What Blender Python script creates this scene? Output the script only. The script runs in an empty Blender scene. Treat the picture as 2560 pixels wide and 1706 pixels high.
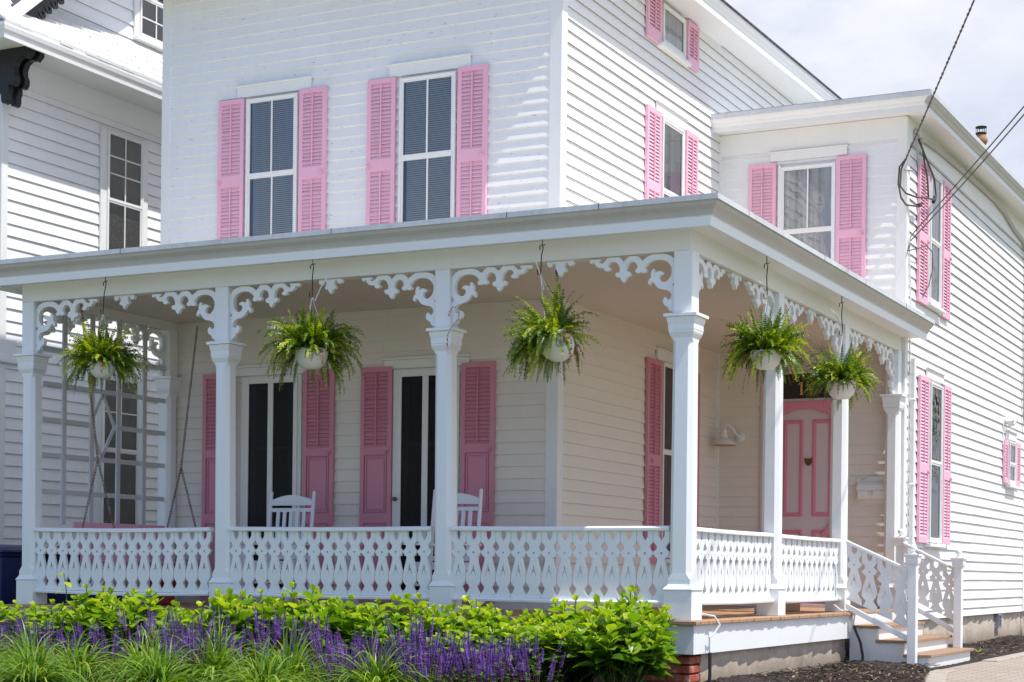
import bpy, math, random
from mathutils import Matrix, Vector
R = random.Random(7)
sc = bpy.context.scene
COL = sc.collection
PI = math.pi

# ------------------------------------------------------------------ mesh helpers
class MB:
    def __init__(s):
        s.v = []; s.f = []; s.sm = []; s.M = None
    def add(s, vs, fs, smooth=False):
        b = len(s.v)
        for p in vs:
            p = Vector(p)
            s.v.append(tuple(s.M @ p) if s.M is not None else tuple(p))
        for f in fs:
            s.f.append(tuple(b + i for i in f)); s.sm.append(smooth)
        return s
    def box(s, x0, x1, y0, y1, z0, z1):
        if x1 < x0: x0, x1 = x1, x0
        if y1 < y0: y0, y1 = y1, y0
        if z1 < z0: z0, z1 = z1, z0
        return s.add([(x0,y0,z0),(x1,y0,z0),(x1,y1,z0),(x0,y1,z0),(x0,y0,z1),(x1,y0,z1),(x1,y1,z1),(x0,y1,z1)],
                     [(0,3,2,1),(4,5,6,7),(0,1,5,4),(1,2,6,5),(2,3,7,6),(3,0,4,7)])
    def hexa(s, p):   # 8 corners bottom loop then top loop
        return s.add(p, [(0,3,2,1),(4,5,6,7),(0,1,5,4),(1,2,6,5),(2,3,7,6),(3,0,4,7)])
    def frame(s, x0, x1, z0, z1, w, y0, y1, wt=None, wb=None):
        wt = w if wt is None else wt; wb = w if wb is None else wb
        s.box(x0, x0+w, y0, y1, z0, z1); s.box(x1-w, x1, y0, y1, z0, z1)
        s.box(x0+w, x1-w, y0, y1, z1-wt, z1); s.box(x0+w, x1-w, y0, y1, z0, z0+wb)
        return s
    def tube(s, pts, r, n=8, cap=True):
        pts = [Vector(p) for p in pts]; rings = []
        m = len(pts); rr = r if isinstance(r, (list, tuple)) else [r]*m
        up = Vector((0,0,1)); prev = None
        for i, p in enumerate(pts):
            t = (pts[min(i+1,m-1)] - pts[max(i-1,0)])
            if t.length < 1e-9: t = Vector((0,0,1))
            t.normalize()
            if prev is None:
                a = up.cross(t)
                if a.length < 1e-3: a = Vector((1,0,0))
            else:
                a = prev - t*prev.dot(t)
            a.normalize(); prev = a; b = t.cross(a)
            rings.append([p + (a*math.cos(2*PI*k/n) + b*math.sin(2*PI*k/n))*rr[i] for k in range(n)])
        vs = [q for ring in rings for q in ring]; fs = []
        for i in range(m-1):
            for k in range(n):
                fs.append((i*n+k, i*n+(k+1)%n, (i+1)*n+(k+1)%n, (i+1)*n+k))
        s.add(vs, fs, True)
        if cap:
            s.add(rings[0], [tuple(range(n-1,-1,-1))]); s.add(rings[-1], [tuple(range(n))])
        return s
    def lathe(s, prof, n=24, c=(0,0,0), sq=False):
        vs = []; fs = []
        for r, z in prof:
            for k in range(n):
                a = 2*PI*(k+.5)/n
                vs.append((c[0]+r*math.cos(a), c[1]+r*math.sin(a), c[2]+z))
        m = len(prof)
        for i in range(m-1):
            for k in range(n):
                fs.append((i*n+k, i*n+(k+1)%n, (i+1)*n+(k+1)%n, (i+1)*n+k))
        s.add(vs, fs, not sq)
        if prof[0][0] > 1e-4: s.add(vs[:n], [tuple(range(n-1,-1,-1))])
        if prof[-1][0] > 1e-4: s.add(vs[-n:], [tuple(range(n))])
        return s
    def rings(s, loops):     # stacked closed loops of equal count
        n = len(loops[0]); vs = [p for l in loops for p in l]; fs = []
        for i in range(len(loops)-1):
            for k in range(n):
                fs.append((i*n+k, i*n+(k+1)%n, (i+1)*n+(k+1)%n, (i+1)*n+k))
        fs.append(tuple(range(n-1,-1,-1))); fs.append(tuple((len(loops)-1)*n+k for k in range(n)))
        return s.add(vs, fs)
    def mesh(s, m):
        return s.add([v.co for v in m.vertices], [tuple(p.vertices) for p in m.polygons])

def shape(polys, t):
    """flat cut-out board: outlines (first = outer, others = holes) in x,z ; thickness t along y"""
    cu = bpy.data.curves.new('c', 'CURVE'); cu.dimensions = '2D'; cu.fill_mode = 'BOTH'; cu.extrude = t/2
    for P in polys:
        sp = cu.splines.new('POLY'); sp.points.add(len(P)-1); sp.use_cyclic_u = True
        for i, (x, z) in enumerate(P): sp.points[i].co = (x, z, 0, 1)
    ob = bpy.data.objects.new('c', cu); COL.objects.link(ob)
    bpy.context.view_layer.update()
    me = bpy.data.meshes.new_from_object(ob.evaluated_get(bpy.context.evaluated_depsgraph_get()))
    bpy.data.objects.remove(ob); bpy.data.curves.remove(cu)
    mb = MB()
    mb.add([(v.co.x, v.co.z, v.co.y) for v in me.vertices], [tuple(reversed(p.vertices)) for p in me.polygons])
    bpy.data.meshes.remove(me)
    return mb

WM = {}
def place(o, parent, M):
    WM[o.name] = M.copy()
    if parent is not None:
        o.parent = parent
        o.matrix_basis = WM[parent.name].inverted() @ M
    else:
        o.matrix_basis = M
def link(name, me, parent=None, M=None):
    o = bpy.data.objects.new(name, me); COL.objects.link(o)
    place(o, parent, M if M is not None else Matrix.Identity(4)); return o
def build(name, mb, mat, parent=None, M=None, bev=0, uv=None):
    me = bpy.data.meshes.new(name); me.from_pydata(mb.v, [], mb.f)
    me.polygons.foreach_set('use_smooth', mb.sm)
    me.update()
    if any(mb.sm): me.set_sharp_from_angle(angle=math.radians(40))
    me.materials.append(mat)
    o = link(name, me, parent, M)
    if bev:
        b = o.modifiers.new('b', 'BEVEL'); b.width = bev; b.segments = 1; b.limit_method = 'ANGLE'; b.angle_limit = math.radians(35)
    return o
def thing(name, label, cat, M=None, group=None):
    o = bpy.data.objects.new(name, None); COL.objects.link(o); o.empty_display_size = .1
    place(o, None, M if M is not None else Matrix.Identity(4)); tag(o, label, cat, group); return o
def tag(o, label=None, cat=None, group=None, kind=None):
    if label: o['label'] = label
    if cat: o['category'] = cat
    if group: o['group'] = group
    if kind: o['kind'] = kind
    return o
def T(x, y, z): return Matrix.Translation((x, y, z))
def RZ(d): return Matrix.Rotation(math.radians(d), 4, 'Z')
def RX(d): return Matrix.Rotation(math.radians(d), 4, 'X')
def RY(d): return Matrix.Rotation(math.radians(d), 4, 'Y')
def copy_tree(o, parent, M):
    c = o.copy(); COL.objects.link(c); c.parent = None
    Mo = WM[o.name]; place(c, parent, M)
    for ch in o.children:
        copy_tree(ch, c, M @ Mo.inverted() @ WM[ch.name])
    return c

# ------------------------------------------------------------------ materials
def mat(name):
    m = bpy.data.materials.new(name); m.use_nodes = True
    nt = m.node_tree; b = nt.nodes['Principled BSDF']; return m, nt, b
def nd(nt, t, **k):
    n = nt.nodes.new(t)
    for a, v in k.items():
        if a in n.inputs: n.inputs[a].default_value = v
        else: setattr(n, a, v)
    return n
def rgba(c): return (c[0], c[1], c[2], 1)
def ramp(nt, stops):
    r = nt.nodes.new('ShaderNodeValToRGB'); e = r.color_ramp.elements
    e[0].position = stops[0][0]; e[0].color = rgba(stops[0][1]); e[1].position = stops[-1][0]; e[1].color = rgba(stops[-1][1])
    for p, c in stops[1:-1]:
        x = e.new(p); x.color = rgba(c)
    return r
def mixc(nt, a, b, f=None, mode='MIX', fac=.5):
    m = nt.nodes.new('ShaderNodeMix'); m.data_type = 'RGBA'; m.blend_type = mode
    m.inputs[0].default_value = fac
    if f is not None: nt.links.new(f, m.inputs[0])
    for i, s in ((6, a), (7, b)):
        if isinstance(s, (tuple, list)): m.inputs[i].default_value = rgba(s)
        else: nt.links.new(s, m.inputs[i])
    return m.outputs[2]
def coords(nt, scale=(1,1,1)):
    tc = nt.nodes.new('ShaderNodeNewGeometry'); mp = nt.nodes.new('ShaderNodeMapping')
    mp.inputs['Scale'].default_value = scale
    nt.links.new(tc.outputs['Position'], mp.inputs['Vector']); return mp.outputs[0]
def noise(nt, vec, s, d=4, r=.55):
    n = nd(nt, 'ShaderNodeTexNoise', Scale=s, Detail=d, Roughness=r); nt.links.new(vec, n.inputs['Vector']); return n.outputs['Fac']
def bump(nt, b, h, st=.2, dist=.01):
    n = nd(nt, 'ShaderNodeBump', Strength=st, Distance=dist); nt.links.new(h, n.inputs['Height']); nt.links.new(n.outputs[0], b.inputs['Normal'])

def paint(name, c, rough=.55, dirt=.12, chips=0.0, bst=.25, dirtc=(.45,.42,.36)):
    m, nt, b = mat(name); v = coords(nt)
    n1 = noise(nt, v, 1.6, 5, .6); vs = coords(nt, (7, 7, .8)); n2 = noise(nt, vs, 3.0, 4, .6)
    r1 = ramp(nt, [(.42, (0,0,0)), (.8, (1,1,1))]); nt.links.new(n1, r1.inputs[0])
    r2 = ramp(nt, [(.45, (0,0,0)), (.85, (1,1,1))]); nt.links.new(n2, r2.inputs[0])
    d = nt.nodes.new('ShaderNodeMath'); d.operation = 'MULTIPLY_ADD'
    nt.links.new(r1.outputs[0], d.inputs[0]); d.inputs[1].default_value = dirt; 
    d2 = nt.nodes.new('ShaderNodeMath'); d2.operation = 'MULTIPLY'; nt.links.new(r2.outputs[0], d2.inputs[0]); d2.inputs[1].default_value = dirt
    nt.links.new(d2.outputs[0], d.inputs[2])
    col = mixc(nt, c, dirtc, d.outputs[0])
    if chips:
        vc = coords(nt, (6, 6, 30)); n3 = noise(nt, vc, 2.2, 6, .75)
        r3 = ramp(nt, [(.70-chips*.1, (0,0,0)), (.72-chips*.1, (1,1,1))]); nt.links.new(n3, r3.inputs[0])
        col = mixc(nt, col, (.33,.29,.24), r3.outputs[0])
    nt.links.new(col, b.inputs['Base Color']); b.inputs['Roughness'].default_value = rough
    n4 = noise(nt, v, 60, 3, .6)
    n5 = noise(nt, coords(nt, (14,14,14)), 1.0, 3, .5)
    ad = nt.nodes.new('ShaderNodeMath'); ad.operation = 'MULTIPLY_ADD'; nt.links.new(n5, ad.inputs[0]); ad.inputs[1].default_value = 1.5; nt.links.new(n4, ad.inputs[2])
    bump(nt, b, ad.outputs[0], bst, .003)
    return m
def plain(name, c, rough=.5, metal=0, spec=None, ns=20, nv=.15):
    m, nt, b = mat(name); v = coords(nt); n1 = noise(nt, v, ns, 3)
    col = mixc(nt, c, tuple(x*(1-nv*2) for x in c), n1); nt.links.new(col, b.inputs['Base Color'])
    b.inputs['Roughness'].default_value = rough; b.inputs['Metallic'].default_value = metal
    return m

M_SIDE = paint('white_siding', (.82,.82,.815), .6, .08, chips=.6)
M_SIDEP = paint('bounce_tint_siding', (.78,.725,.645), .6, .08)  # white siding under the porch, warm deck bounce put into its colour
M_TRIM = paint('white_trim', (.80,.80,.785), .5, .08, bst=.15)
M_PORCH = paint('porch_white', (.82,.845,.85), .45, .05, bst=.2, dirtc=(.42,.45,.36))
M_BEAM = paint('beam_cream', (.79,.79,.75), .55, .06, bst=.12)
M_CEIL = paint('ceiling_paint', (.70,.63,.54), .6, .08, bst=.1)
M_PINK = paint('pink_shutter', (.83,.45,.58), .55, .14, chips=.0, bst=.2, dirtc=(.62,.28,.38))
M_PINKL = paint('pink_louver', (.88,.54,.65), .55, .14, dirtc=(.62,.3,.4))
M_PINKP = paint('pink_shaded_shutter', (.64,.255,.335), .5, .10, bst=.2, dirtc=(.45,.2,.28))  # darker copy of the shutter pink, porch shade put into the colour
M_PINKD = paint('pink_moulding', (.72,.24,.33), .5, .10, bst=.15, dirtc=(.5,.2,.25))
M_DOOR = paint('door_blush', (.66,.55,.55), .5, .08, bst=.1)
M_ROOFW = paint('roof_coating', (.84,.79,.71), .6, .05)
M_METAL = paint('roof_metal', (.60,.63,.66), .4, .35, chips=.3, bst=.3, dirtc=(.3,.3,.28))
M_LAP = plain('lap_shade', (.36,.32,.28), .8)  # painted shade for clapboard undersides, deepens the shadow lines on side walls
M_GUTTER = paint('grey_gutter', (.50,.485,.45), .45, .22, bst=.15, dirtc=(.30,.29,.24))
M_BLACK = plain('black_paint', (.012,.012,.014), .4)
M_DARK = plain('dark_metal', (.03,.028,.026), .5, .6)
M_GREYP = paint('trellis_grey', (.58,.59,.62), .6, .15)
M_NEI = paint('neighbour_siding', (.86,.86,.87), .6, .05, chips=.4)
M_ROPE = plain('rope_wire', (.10,.09,.085), .7)
M_WHITEP = plain('white_plastic', (.80,.80,.78), .35, nv=.03)
M_CORDW = plain('white_cord', (.75,.75,.73), .5, nv=.05)
M_BLACKR = plain('black_rubber', (.02,.02,.022), .5)
M_PIPE = plain('grey_pipe', (.55,.52,.50), .5)
M_CHAIR = paint('chair_white', (.78,.79,.81), .45, .03, bst=.1)
M_INT = plain('dark_interior', (.015,.015,.017), .9)
M_DOORGREY = plain('storm_door_grey', (.14,.145,.165), .6)
M_BRASS = plain('aged_brass', (.18,.11,.05), .4, .7)
M_GOLD = plain('gold_leaf', (.70,.38,.10), .45, .2, nv=.1)
M_CLAY = plain('clay_pot', (.50,.27,.13), .8, ns=6, nv=.3)
M_BLIND = plain('blind_white', (.66,.66,.66), .6, nv=.04)
M_POT = paint('pot_plastic', (.80,.79,.77), .35, .12, bst=.05, dirtc=(.45,.43,.33))
M_SOIL = plain('potting_soil', (.03,.02,.013), .95)
M_BLUE = plain('blue_plastic', (.012,.03,.13), .45)
M_RED = plain('red_plastic', (.30,.02,.03), .45)
M_LAMPIN = plain('lamp_rust', (.55,.36,.18), .6)

def mk_glass(name, tint=(1,1,1), gl=.10, rg=.02, bs=.06):
    m = bpy.data.materials.new(name); m.use_nodes = True; nt = m.node_tree; nt.nodes.clear()
    o = nt.nodes.new('ShaderNodeOutputMaterial'); mx = nt.nodes.new('ShaderNodeMixShader')
    tr = nd(nt, 'ShaderNodeBsdfTransparent', Color=rgba(tint)); g = nd(nt, 'ShaderNodeBsdfGlossy', Roughness=rg)
    lw = nd(nt, 'ShaderNodeFresnel', IOR=1.6)
    n = noise(nt, coords(nt), 3.0, 2); bp = nd(nt, 'ShaderNodeBump', Strength=bs, Distance=.05); nt.links.new(n, bp.inputs['Height'])
    nt.links.new(bp.outputs[0], g.inputs['Normal'])
    ad = nt.nodes.new('ShaderNodeMath'); ad.operation = 'ADD'; ad.inputs[1].default_value = gl; ad.use_clamp = True
    nt.links.new(lw.outputs[0], ad.inputs[0]); nt.links.new(ad.outputs[0], mx.inputs[0])
    nt.links.new(tr.outputs[0], mx.inputs[1]); nt.links.new(g.outputs[0], mx.inputs[2]); nt.links.new(mx.outputs[0], o.inputs[0])
    return m
M_GLASS = mk_glass('window_glass', (.90,.90,.91), .09)
M_GLASSD = mk_glass('screen_glass', (.45,.45,.47), -.042, .30, .0)

def mk_curtain():
    m, nt, b = mat('net_curtain'); v = coords(nt, (1,1,.02)); n = noise(nt, v, 22, 2)
    r = ramp(nt, [(.3, (.45,.46,.48)), (.7, (.88,.88,.88))]); nt.links.new(n, r.inputs[0]); nt.links.new(r.outputs[0], b.inputs['Base Color'])
    b.inputs['Roughness'].default_value = .9; return m
M_CURT = mk_curtain()
def mk_frost():
    m, nt, b = mat('patterned_film'); v = coords(nt, (1,1,1)); n = noise(nt, v, 55, 4, .7)
    r = ramp(nt, [(.35, (.10,.085,.08)), (.65, (.42,.37,.34))]); nt.links.new(n, r.inputs[0]); nt.links.new(r.outputs[0], b.inputs['Base Color'])
    b.inputs['Roughness'].default_value = .3; return m
M_FROST = mk_frost()

def mk_wood(name, c1, c2, along=(1,14,14)):
    m, nt, b = mat(name); v = coords(nt, along); n1 = noise(nt, v, 3.5, 6, .65)
    r = ramp(nt, [(.3, c1), (.7, c2)]); nt.links.new(n1, r.inputs[0])
    n2 = noise(nt, coords(nt), 1.3, 3)
    col = mixc(nt, r.outputs[0], (.30,.24,.19), n2, fac=.3); 
    at = nt.nodes.new('ShaderNodeAttribute'); at.attribute_name = 'tint'
    nt.links.new(mixc(nt, col, at.outputs['Color'], mode='MULTIPLY', fac=0.0), b.inputs['Base Color'])
    b.inputs['Roughness'].default_value = .6; bump(nt, b, n1, .3, .004); return m
M_DECK = mk_wood('deck_wood', (.44,.20,.075), (.64,.33,.13))
M_PLANK = mk_wood('plank_wood', (.42,.22,.10), (.60,.35,.17), (14,1,14))
M_STEP = mk_wood('step_wood', (.30,.13,.05), (.50,.26,.11), (14,1,14))

def mk_leaf(name, c1, c2, c3, trans=.45, rough=.42, spec=.5, ttint=(1.0,1.0,.35)):
    m = bpy.data.materials.new(name); m.use_nodes = True; nt = m.node_tree; b = nt.nodes['Principled BSDF']
    at = nt.nodes.new('ShaderNodeAttribute'); at.attribute_name = 'tint'
    sep = nt.nodes.new('ShaderNodeSeparateColor'); nt.links.new(at.outputs['Color'], sep.inputs[0])
    r = ramp(nt, [(0, c1), (.55, c2), (1, c3)]); nt.links.new(sep.outputs[0], r.inputs[0])
    n = noise(nt, coords(nt), 40, 3); col = mixc(nt, r.outputs[0], (.5,.55,.5), n, 'MULTIPLY', .4)
    mm = nt.nodes.new('ShaderNodeMix'); mm.data_type = 'RGBA'; mm.blend_type = 'MULTIPLY'; mm.inputs[0].default_value = .35
    nt.links.new(r.outputs[0], mm.inputs[6]); nt.links.new(n, mm.inputs[7]); col = mm.outputs[2]
    nt.links.new(col, b.inputs['Base Color']); b.inputs['Roughness'].default_value = rough
    b.inputs['Specular IOR Level'].default_value = spec
    tl = nt.nodes.new('ShaderNodeBsdfTranslucent'); tc = mixc(nt, col, ttint, mode='MULTIPLY', fac=1.0)
    br = nt.nodes.new('ShaderNodeMix'); br.data_type = 'RGBA'; br.blend_type = 'ADD'; br.inputs[0].default_value = .8
    nt.links.new(tc, br.inputs[6]); nt.links.new(tc, br.inputs[7]); nt.links.new(br.outputs[2], tl.inputs[0])
    mx = nt.nodes.new('ShaderNodeMixShader'); mx.inputs[0].default_value = trans
    nt.links.new(b.outputs[0], mx.inputs[1]); nt.links.new(tl.outputs[0], mx.inputs[2])
    nt.links.new(mx.outputs[0], nt.nodes['Material Output'].inputs[0]); return m
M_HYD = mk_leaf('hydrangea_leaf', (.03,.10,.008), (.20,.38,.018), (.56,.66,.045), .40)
M_FERN = mk_leaf('fern_leaf', (.02,.06,.005), (.12,.24,.012), (.56,.62,.03), .34)
M_GRASS = mk_leaf('grass_blade', (.035,.10,.008), (.17,.33,.025), (.55,.64,.12), .32)
M_SALL = mk_leaf('salvia_leaf', (.05,.13,.02), (.12,.24,.04), (.22,.36,.07), .3)
M_SALF = mk_leaf('salvia_flower', (.16,.07,.30), (.36,.19,.66), (.60,.42,.90), .38, ttint=(1,.8,1))
M_SALS = plain('salvia_stem', (.10,.03,.06), .7)
M_STEM = plain('plant_stem', (.12,.15,.04), .7)
M_DEADF = mk_leaf('dead_frond', (.10,.05,.02), (.22,.11,.045), (.34,.20,.09), .2)
M_BROWNL = plain('dead_leaf', (.12,.06,.03), .8)

def mk_mulch():
    m, nt, b = mat('bark_mulch'); v = coords(nt); 
    vo = nd(nt, 'ShaderNodeTexVoronoi', Scale=34.0, Randomness=1.0); 
    mp = coords(nt, (1,.45,1)); nt.links.new(mp, vo.inputs['Vector'])
    n = noise(nt, v, 25, 5, .7); r = ramp(nt, [(.2, (.008,.005,.004)), (.6, (.030,.018,.014)), (.9, (.085,.055,.04))]); nt.links.new(vo.outputs['Color'], r.inputs[0])
    col = mixc(nt, r.outputs[0], (.02,.013,.01), n); nt.links.new(col, b.inputs['Base Color']); b.inputs['Roughness'].default_value = .9
    bump(nt, b, vo.outputs['Distance'], 1.0, .03); return m
M_MULCH = mk_mulch()
def mk_pavers():
    m, nt, b = mat('tan_pavers'); v = coords(nt)
    br = nd(nt, 'ShaderNodeTexBrick', Scale=1.0); br.inputs['Brick Width'].default_value = .20; br.inputs['Row Height'].default_value = .10
    br.inputs['Mortar Size'].default_value = .009; br.inputs['Color1'].default_value = rgba((.50,.43,.35)); br.inputs['Color2'].default_value = rgba((.36,.30,.23)); br.inputs['Mortar'].default_value = rgba((.12,.10,.08))
    nt.links.new(v, br.inputs['Vector']); n = noise(nt, v, 9, 5, .7)
    col = mixc(nt, br.outputs['Color'], (.30,.25,.21), n); nt.links.new(col, b.inputs['Base Color']); b.inputs['Roughness'].default_value = .85
    inv = nt.nodes.new('ShaderNodeMath'); inv.operation = 'SUBTRACT'; inv.inputs[0].default_value = 1; nt.links.new(br.outputs['Fac'], inv.inputs[1])
    bump(nt, b, inv.outputs[0], .6, .008); return m
M_PAVE = mk_pavers()
def mk_stone(name, c1, c2, sc_=3, crack=True):
    m, nt, b = mat(name); v = coords(nt); n = noise(nt, v, sc_, 6, .65); r = ramp(nt, [(.3, c1), (.7, c2)]); nt.links.new(n, r.inputs[0])
    col = r.outputs[0]
    if crack:
        vo = nd(nt, 'ShaderNodeTexVoronoi', Scale=2.6); vo.feature = 'DISTANCE_TO_EDGE'
        dv = nt.nodes.new('ShaderNodeVectorMath'); dv.operation = 'ADD'; nn = nd(nt, 'ShaderNodeTexNoise', Scale=6.0, Detail=5.0)
        nt.links.new(v, nn.inputs['Vector']); sc3 = nt.nodes.new('ShaderNodeVectorMath'); sc3.operation = 'SCALE'; sc3.inputs['Scale'].default_value = .35
        nt.links.new(nn.outputs['Color'], sc3.inputs[0]); nt.links.new(v, dv.inputs[0]); nt.links.new(sc3.outputs[0], dv.inputs[1]); nt.links.new(dv.outputs[0], vo.inputs['Vector'])
        rr = ramp(nt, [(0, (1,1,1)), (.012, (0,0,0))]); nt.links.new(vo.outputs['Distance'], rr.inputs[0])
        m2 = nt.nodes.new('ShaderNodeMath'); m2.operation = 'MULTIPLY'; m2.inputs[1].default_value = .55; nt.links.new(rr.outputs[0], m2.inputs[0])
        col = mixc(nt, col, (.12,.09,.07), m2.outputs[0])
    nt.links.new(col, b.inputs['Base Color']); b.inputs['Roughness'].default_value = .85; bump(nt, b, n, .8, .02); return m
def splash(m, z0, z1):
    nt = m.node_tree; b = nt.nodes['Principled BSDF']; src = b.inputs['Base Color'].links[0].from_socket
    g = nt.nodes.new('ShaderNodeNewGeometry'); sp = nt.nodes.new('ShaderNodeSeparateXYZ'); nt.links.new(g.outputs['Position'], sp.inputs[0])
    n = noise(nt, g.outputs['Position'], 7, 5, .7); ad = nt.nodes.new('ShaderNodeMath'); ad.operation = 'MULTIPLY_ADD'; ad.inputs[1].default_value = -.16; nt.links.new(n, ad.inputs[0]); nt.links.new(sp.outputs['Z'], ad.inputs[2])
    mr = nt.nodes.new('ShaderNodeMapRange'); mr.inputs[1].default_value = z0; mr.inputs[2].default_value = z1; mr.inputs[3].default_value = .75; mr.inputs[4].default_value = 0; nt.links.new(ad.outputs[0], mr.inputs[0])
    nt.links.new(mixc(nt, src, (.16,.12,.085), mr.outputs[0]), b.inputs['Base Color']); return m
M_FOUND = mk_stone('rendered_foundation', (.44,.36,.28), (.66,.57,.47))
splash(M_FOUND, -.56, -.36)
M_KERB = mk_stone('edging_stone', (.30,.26,.22), (.45,.40,.34), 6, False)
def mk_brick():
    m, nt, b = mat('old_brick'); v = coords(nt); n = noise(nt, v, 14, 5, .7)
    r = ramp(nt, [(.35, (.28,.06,.03)), (.55, (.42,.10,.05)), (.72, (.50,.45,.42))]); nt.links.new(n, r.inputs[0]); nt.links.new(r.outputs[0], b.inputs['Base Color'])
    b.inputs['Roughness'].default_value = .85; bump(nt, b, n, .6, .01); return m
M_BRICK = mk_brick()
def mk_ground():
    m, nt, b = mat('lawn_ground'); v = coords(nt); n = noise(nt, v, 2, 6, .7); r = ramp(nt, [(.3, (.05,.08,.02)), (.7, (.14,.18,.05))]); nt.links.new(n, r.inputs[0])
    nt.links.new(r.outputs[0], b.inputs['Base Color']); b.inputs['Roughness'].default_value = .95; return m
M_GROUND = mk_ground()
M_WALK = mk_stone('concrete_walk', (.36,.35,.33), (.46,.45,.43), 5, False)
def mk_shingle(name, c1, c2):
    m, nt, b = mat(name); tc = nt.nodes.new('ShaderNodeTexCoord'); br = nd(nt, 'ShaderNodeTexBrick', Scale=1.0)
    br.inputs['Brick Width'].default_value = .22; br.inputs['Row Height'].default_value = .13; br.inputs['Mortar Size'].default_value = .008
    br.inputs['Color1'].default_value = rgba(c1); br.inputs['Color2'].default_value = rgba(c2); br.inputs['Mortar'].default_value = rgba(tuple(x*.3 for x in c1))
    nt.links.new(tc.outputs['Object'], br.inputs['Vector']); nt.links.new(br.outputs['Color'], b.inputs['Base Color']); b.inputs['Roughness'].default_value = .85; return m
M_SHIN = mk_shingle('dark_shingles', (.05,.052,.058), (.09,.09,.10))
def mk_stripe():
    m, nt, b = mat('red_white_stripe'); v = coords(nt, (1,1,1)); w = nd(nt, 'ShaderNodeTexWave', Scale=22.0); w.bands_direction = 'DIAGONAL'
    nt.links.new(v, w.inputs['Vector']); r = ramp(nt, [(.45, (.30,.02,.04)), (.55, (.75,.72,.72))]); nt.links.new(w.outputs['Fac'], r.inputs[0]); nt.links.new(r.outputs[0], b.inputs['Base Color']); return m
M_STRIPE = mk_stripe()
def mk_rust():
    m, nt, b = mat('rusty_chain'); n = noise(nt, coords(nt), 12, 3); r = ramp(nt, [(.35, (.20,.08,.04)), (.65, (.32,.28,.26))]); nt.links.new(n, r.inputs[0]); nt.links.new(r.outputs[0], b.inputs['Base Color'])
    b.inputs['Metallic'].default_value = .4; b.inputs['Roughness'].default_value = .6; return m
M_RUST = mk_rust()

# ------------------------------------------------------------------ key dimensions (metres, deck top = 0)
YH, XH, XHL = 2.08, -2.05, -6.46      # main house front plane, side plane, left corner
YW, XW = 6.22, .02                    # wing front plane, wing side plane
XL = -6.37                            # left porch beam face
GZ = -.50
FR = lambda x0, y0, z0=0: T(x0, y0, z0)                  # wall facing the street
SD = lambda x0, y0, z0=0: T(x0, y0, z0) @ RZ(90)         # wall facing the drive (+X)

def siding(name, mt, parent, M, L, z0, z1, ex, zref, d=.0155, openings=()):
    mb = MB(); n0 = math.floor((z0 - zref)/ex)
    k = n0
    while True:
        zb = zref + k*ex; zt = zb + ex
        if zb >= z1 - .005: break
        a = max(zb, z0); t = min(zt, z1)
        if t - a > .004:
            cuts = [0.0]; x = R.uniform(.6, 3.4)
            while x < L - .5: cuts.append(x); x += R.uniform(1.6, 3.8)
            cuts.append(L)
            for c in range(len(cuts)-1):
                xa, xb = cuts[c], cuts[c+1]
                if c > 0: xa += .0015
                seg = max(1, int((xb-xa)/.45)); j0 = R.uniform(-.0022, .0022); dj = R.uniform(-.0015, .0015)
                vs = []
                for i in range(seg+1):
                    xx = xa + (xb-xa)*i/seg; jz = j0 + R.uniform(-.001, .001); dd = d + dj + R.uniform(-.0012, .0018)
                    low = a + (jz if a > z0 + 1e-6 else 0)
                    vs += [(xx, -.0005, t + .003), (xx, -dd, low), (xx, -.0005, low)]
                fs = []
                for i in range(seg):
                    b0 = i*3; b1 = b0+3
                    fs += [(b0, b0+1, b1+1, b1), (b0+1, b0+2, b1+2, b1+1)]
                fs += [(0, 2, 1), (seg*3, seg*3+1, seg*3+2)]
                mb.add(vs, fs)
        k += 1
    mb.box(0, L, 0, .06, z0, z1)
    o = build(name, mb, mt, parent, M)
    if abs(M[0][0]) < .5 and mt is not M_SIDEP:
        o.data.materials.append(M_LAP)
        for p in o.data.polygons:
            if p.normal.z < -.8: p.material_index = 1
    return o

def mitre(path, prof, zo=None, closed=False):
    """profile (d outwards, z) swept along xy path; outward is to the right of travel"""
    mb = MB(); n = len(path); ns = []
    for i in range(n-1):
        t = Vector(path[i+1]) - Vector(path[i]); t.normalize(); ns.append(Vector((t.y, -t.x)))
    rings = []
    for i in range(n):
        if i == 0: m = ns[0]
        elif i == n-1: m = ns[-1]
        else: m = (ns[i-1]+ns[i])/(1+ns[i-1].dot(ns[i]))
        z = zo[i] if zo else 0
        rings.append([(path[i][0]+m.x*d, path[i][1]+m.y*d, h+z) for d, h in prof])
    k = len(prof); vs = [p for r in rings for p in r]; fs = []
    for i in range(n-1):
        for j in range(k):
            a = i*k+j; b = i*k+(j+1) % k
            fs.append((a, b, b+k, a+k))
    fs.append(tuple(range(k))); fs.append(tuple((n-1)*k + j for j in reversed(range(k))))
    return mb.add(vs, fs)

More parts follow.
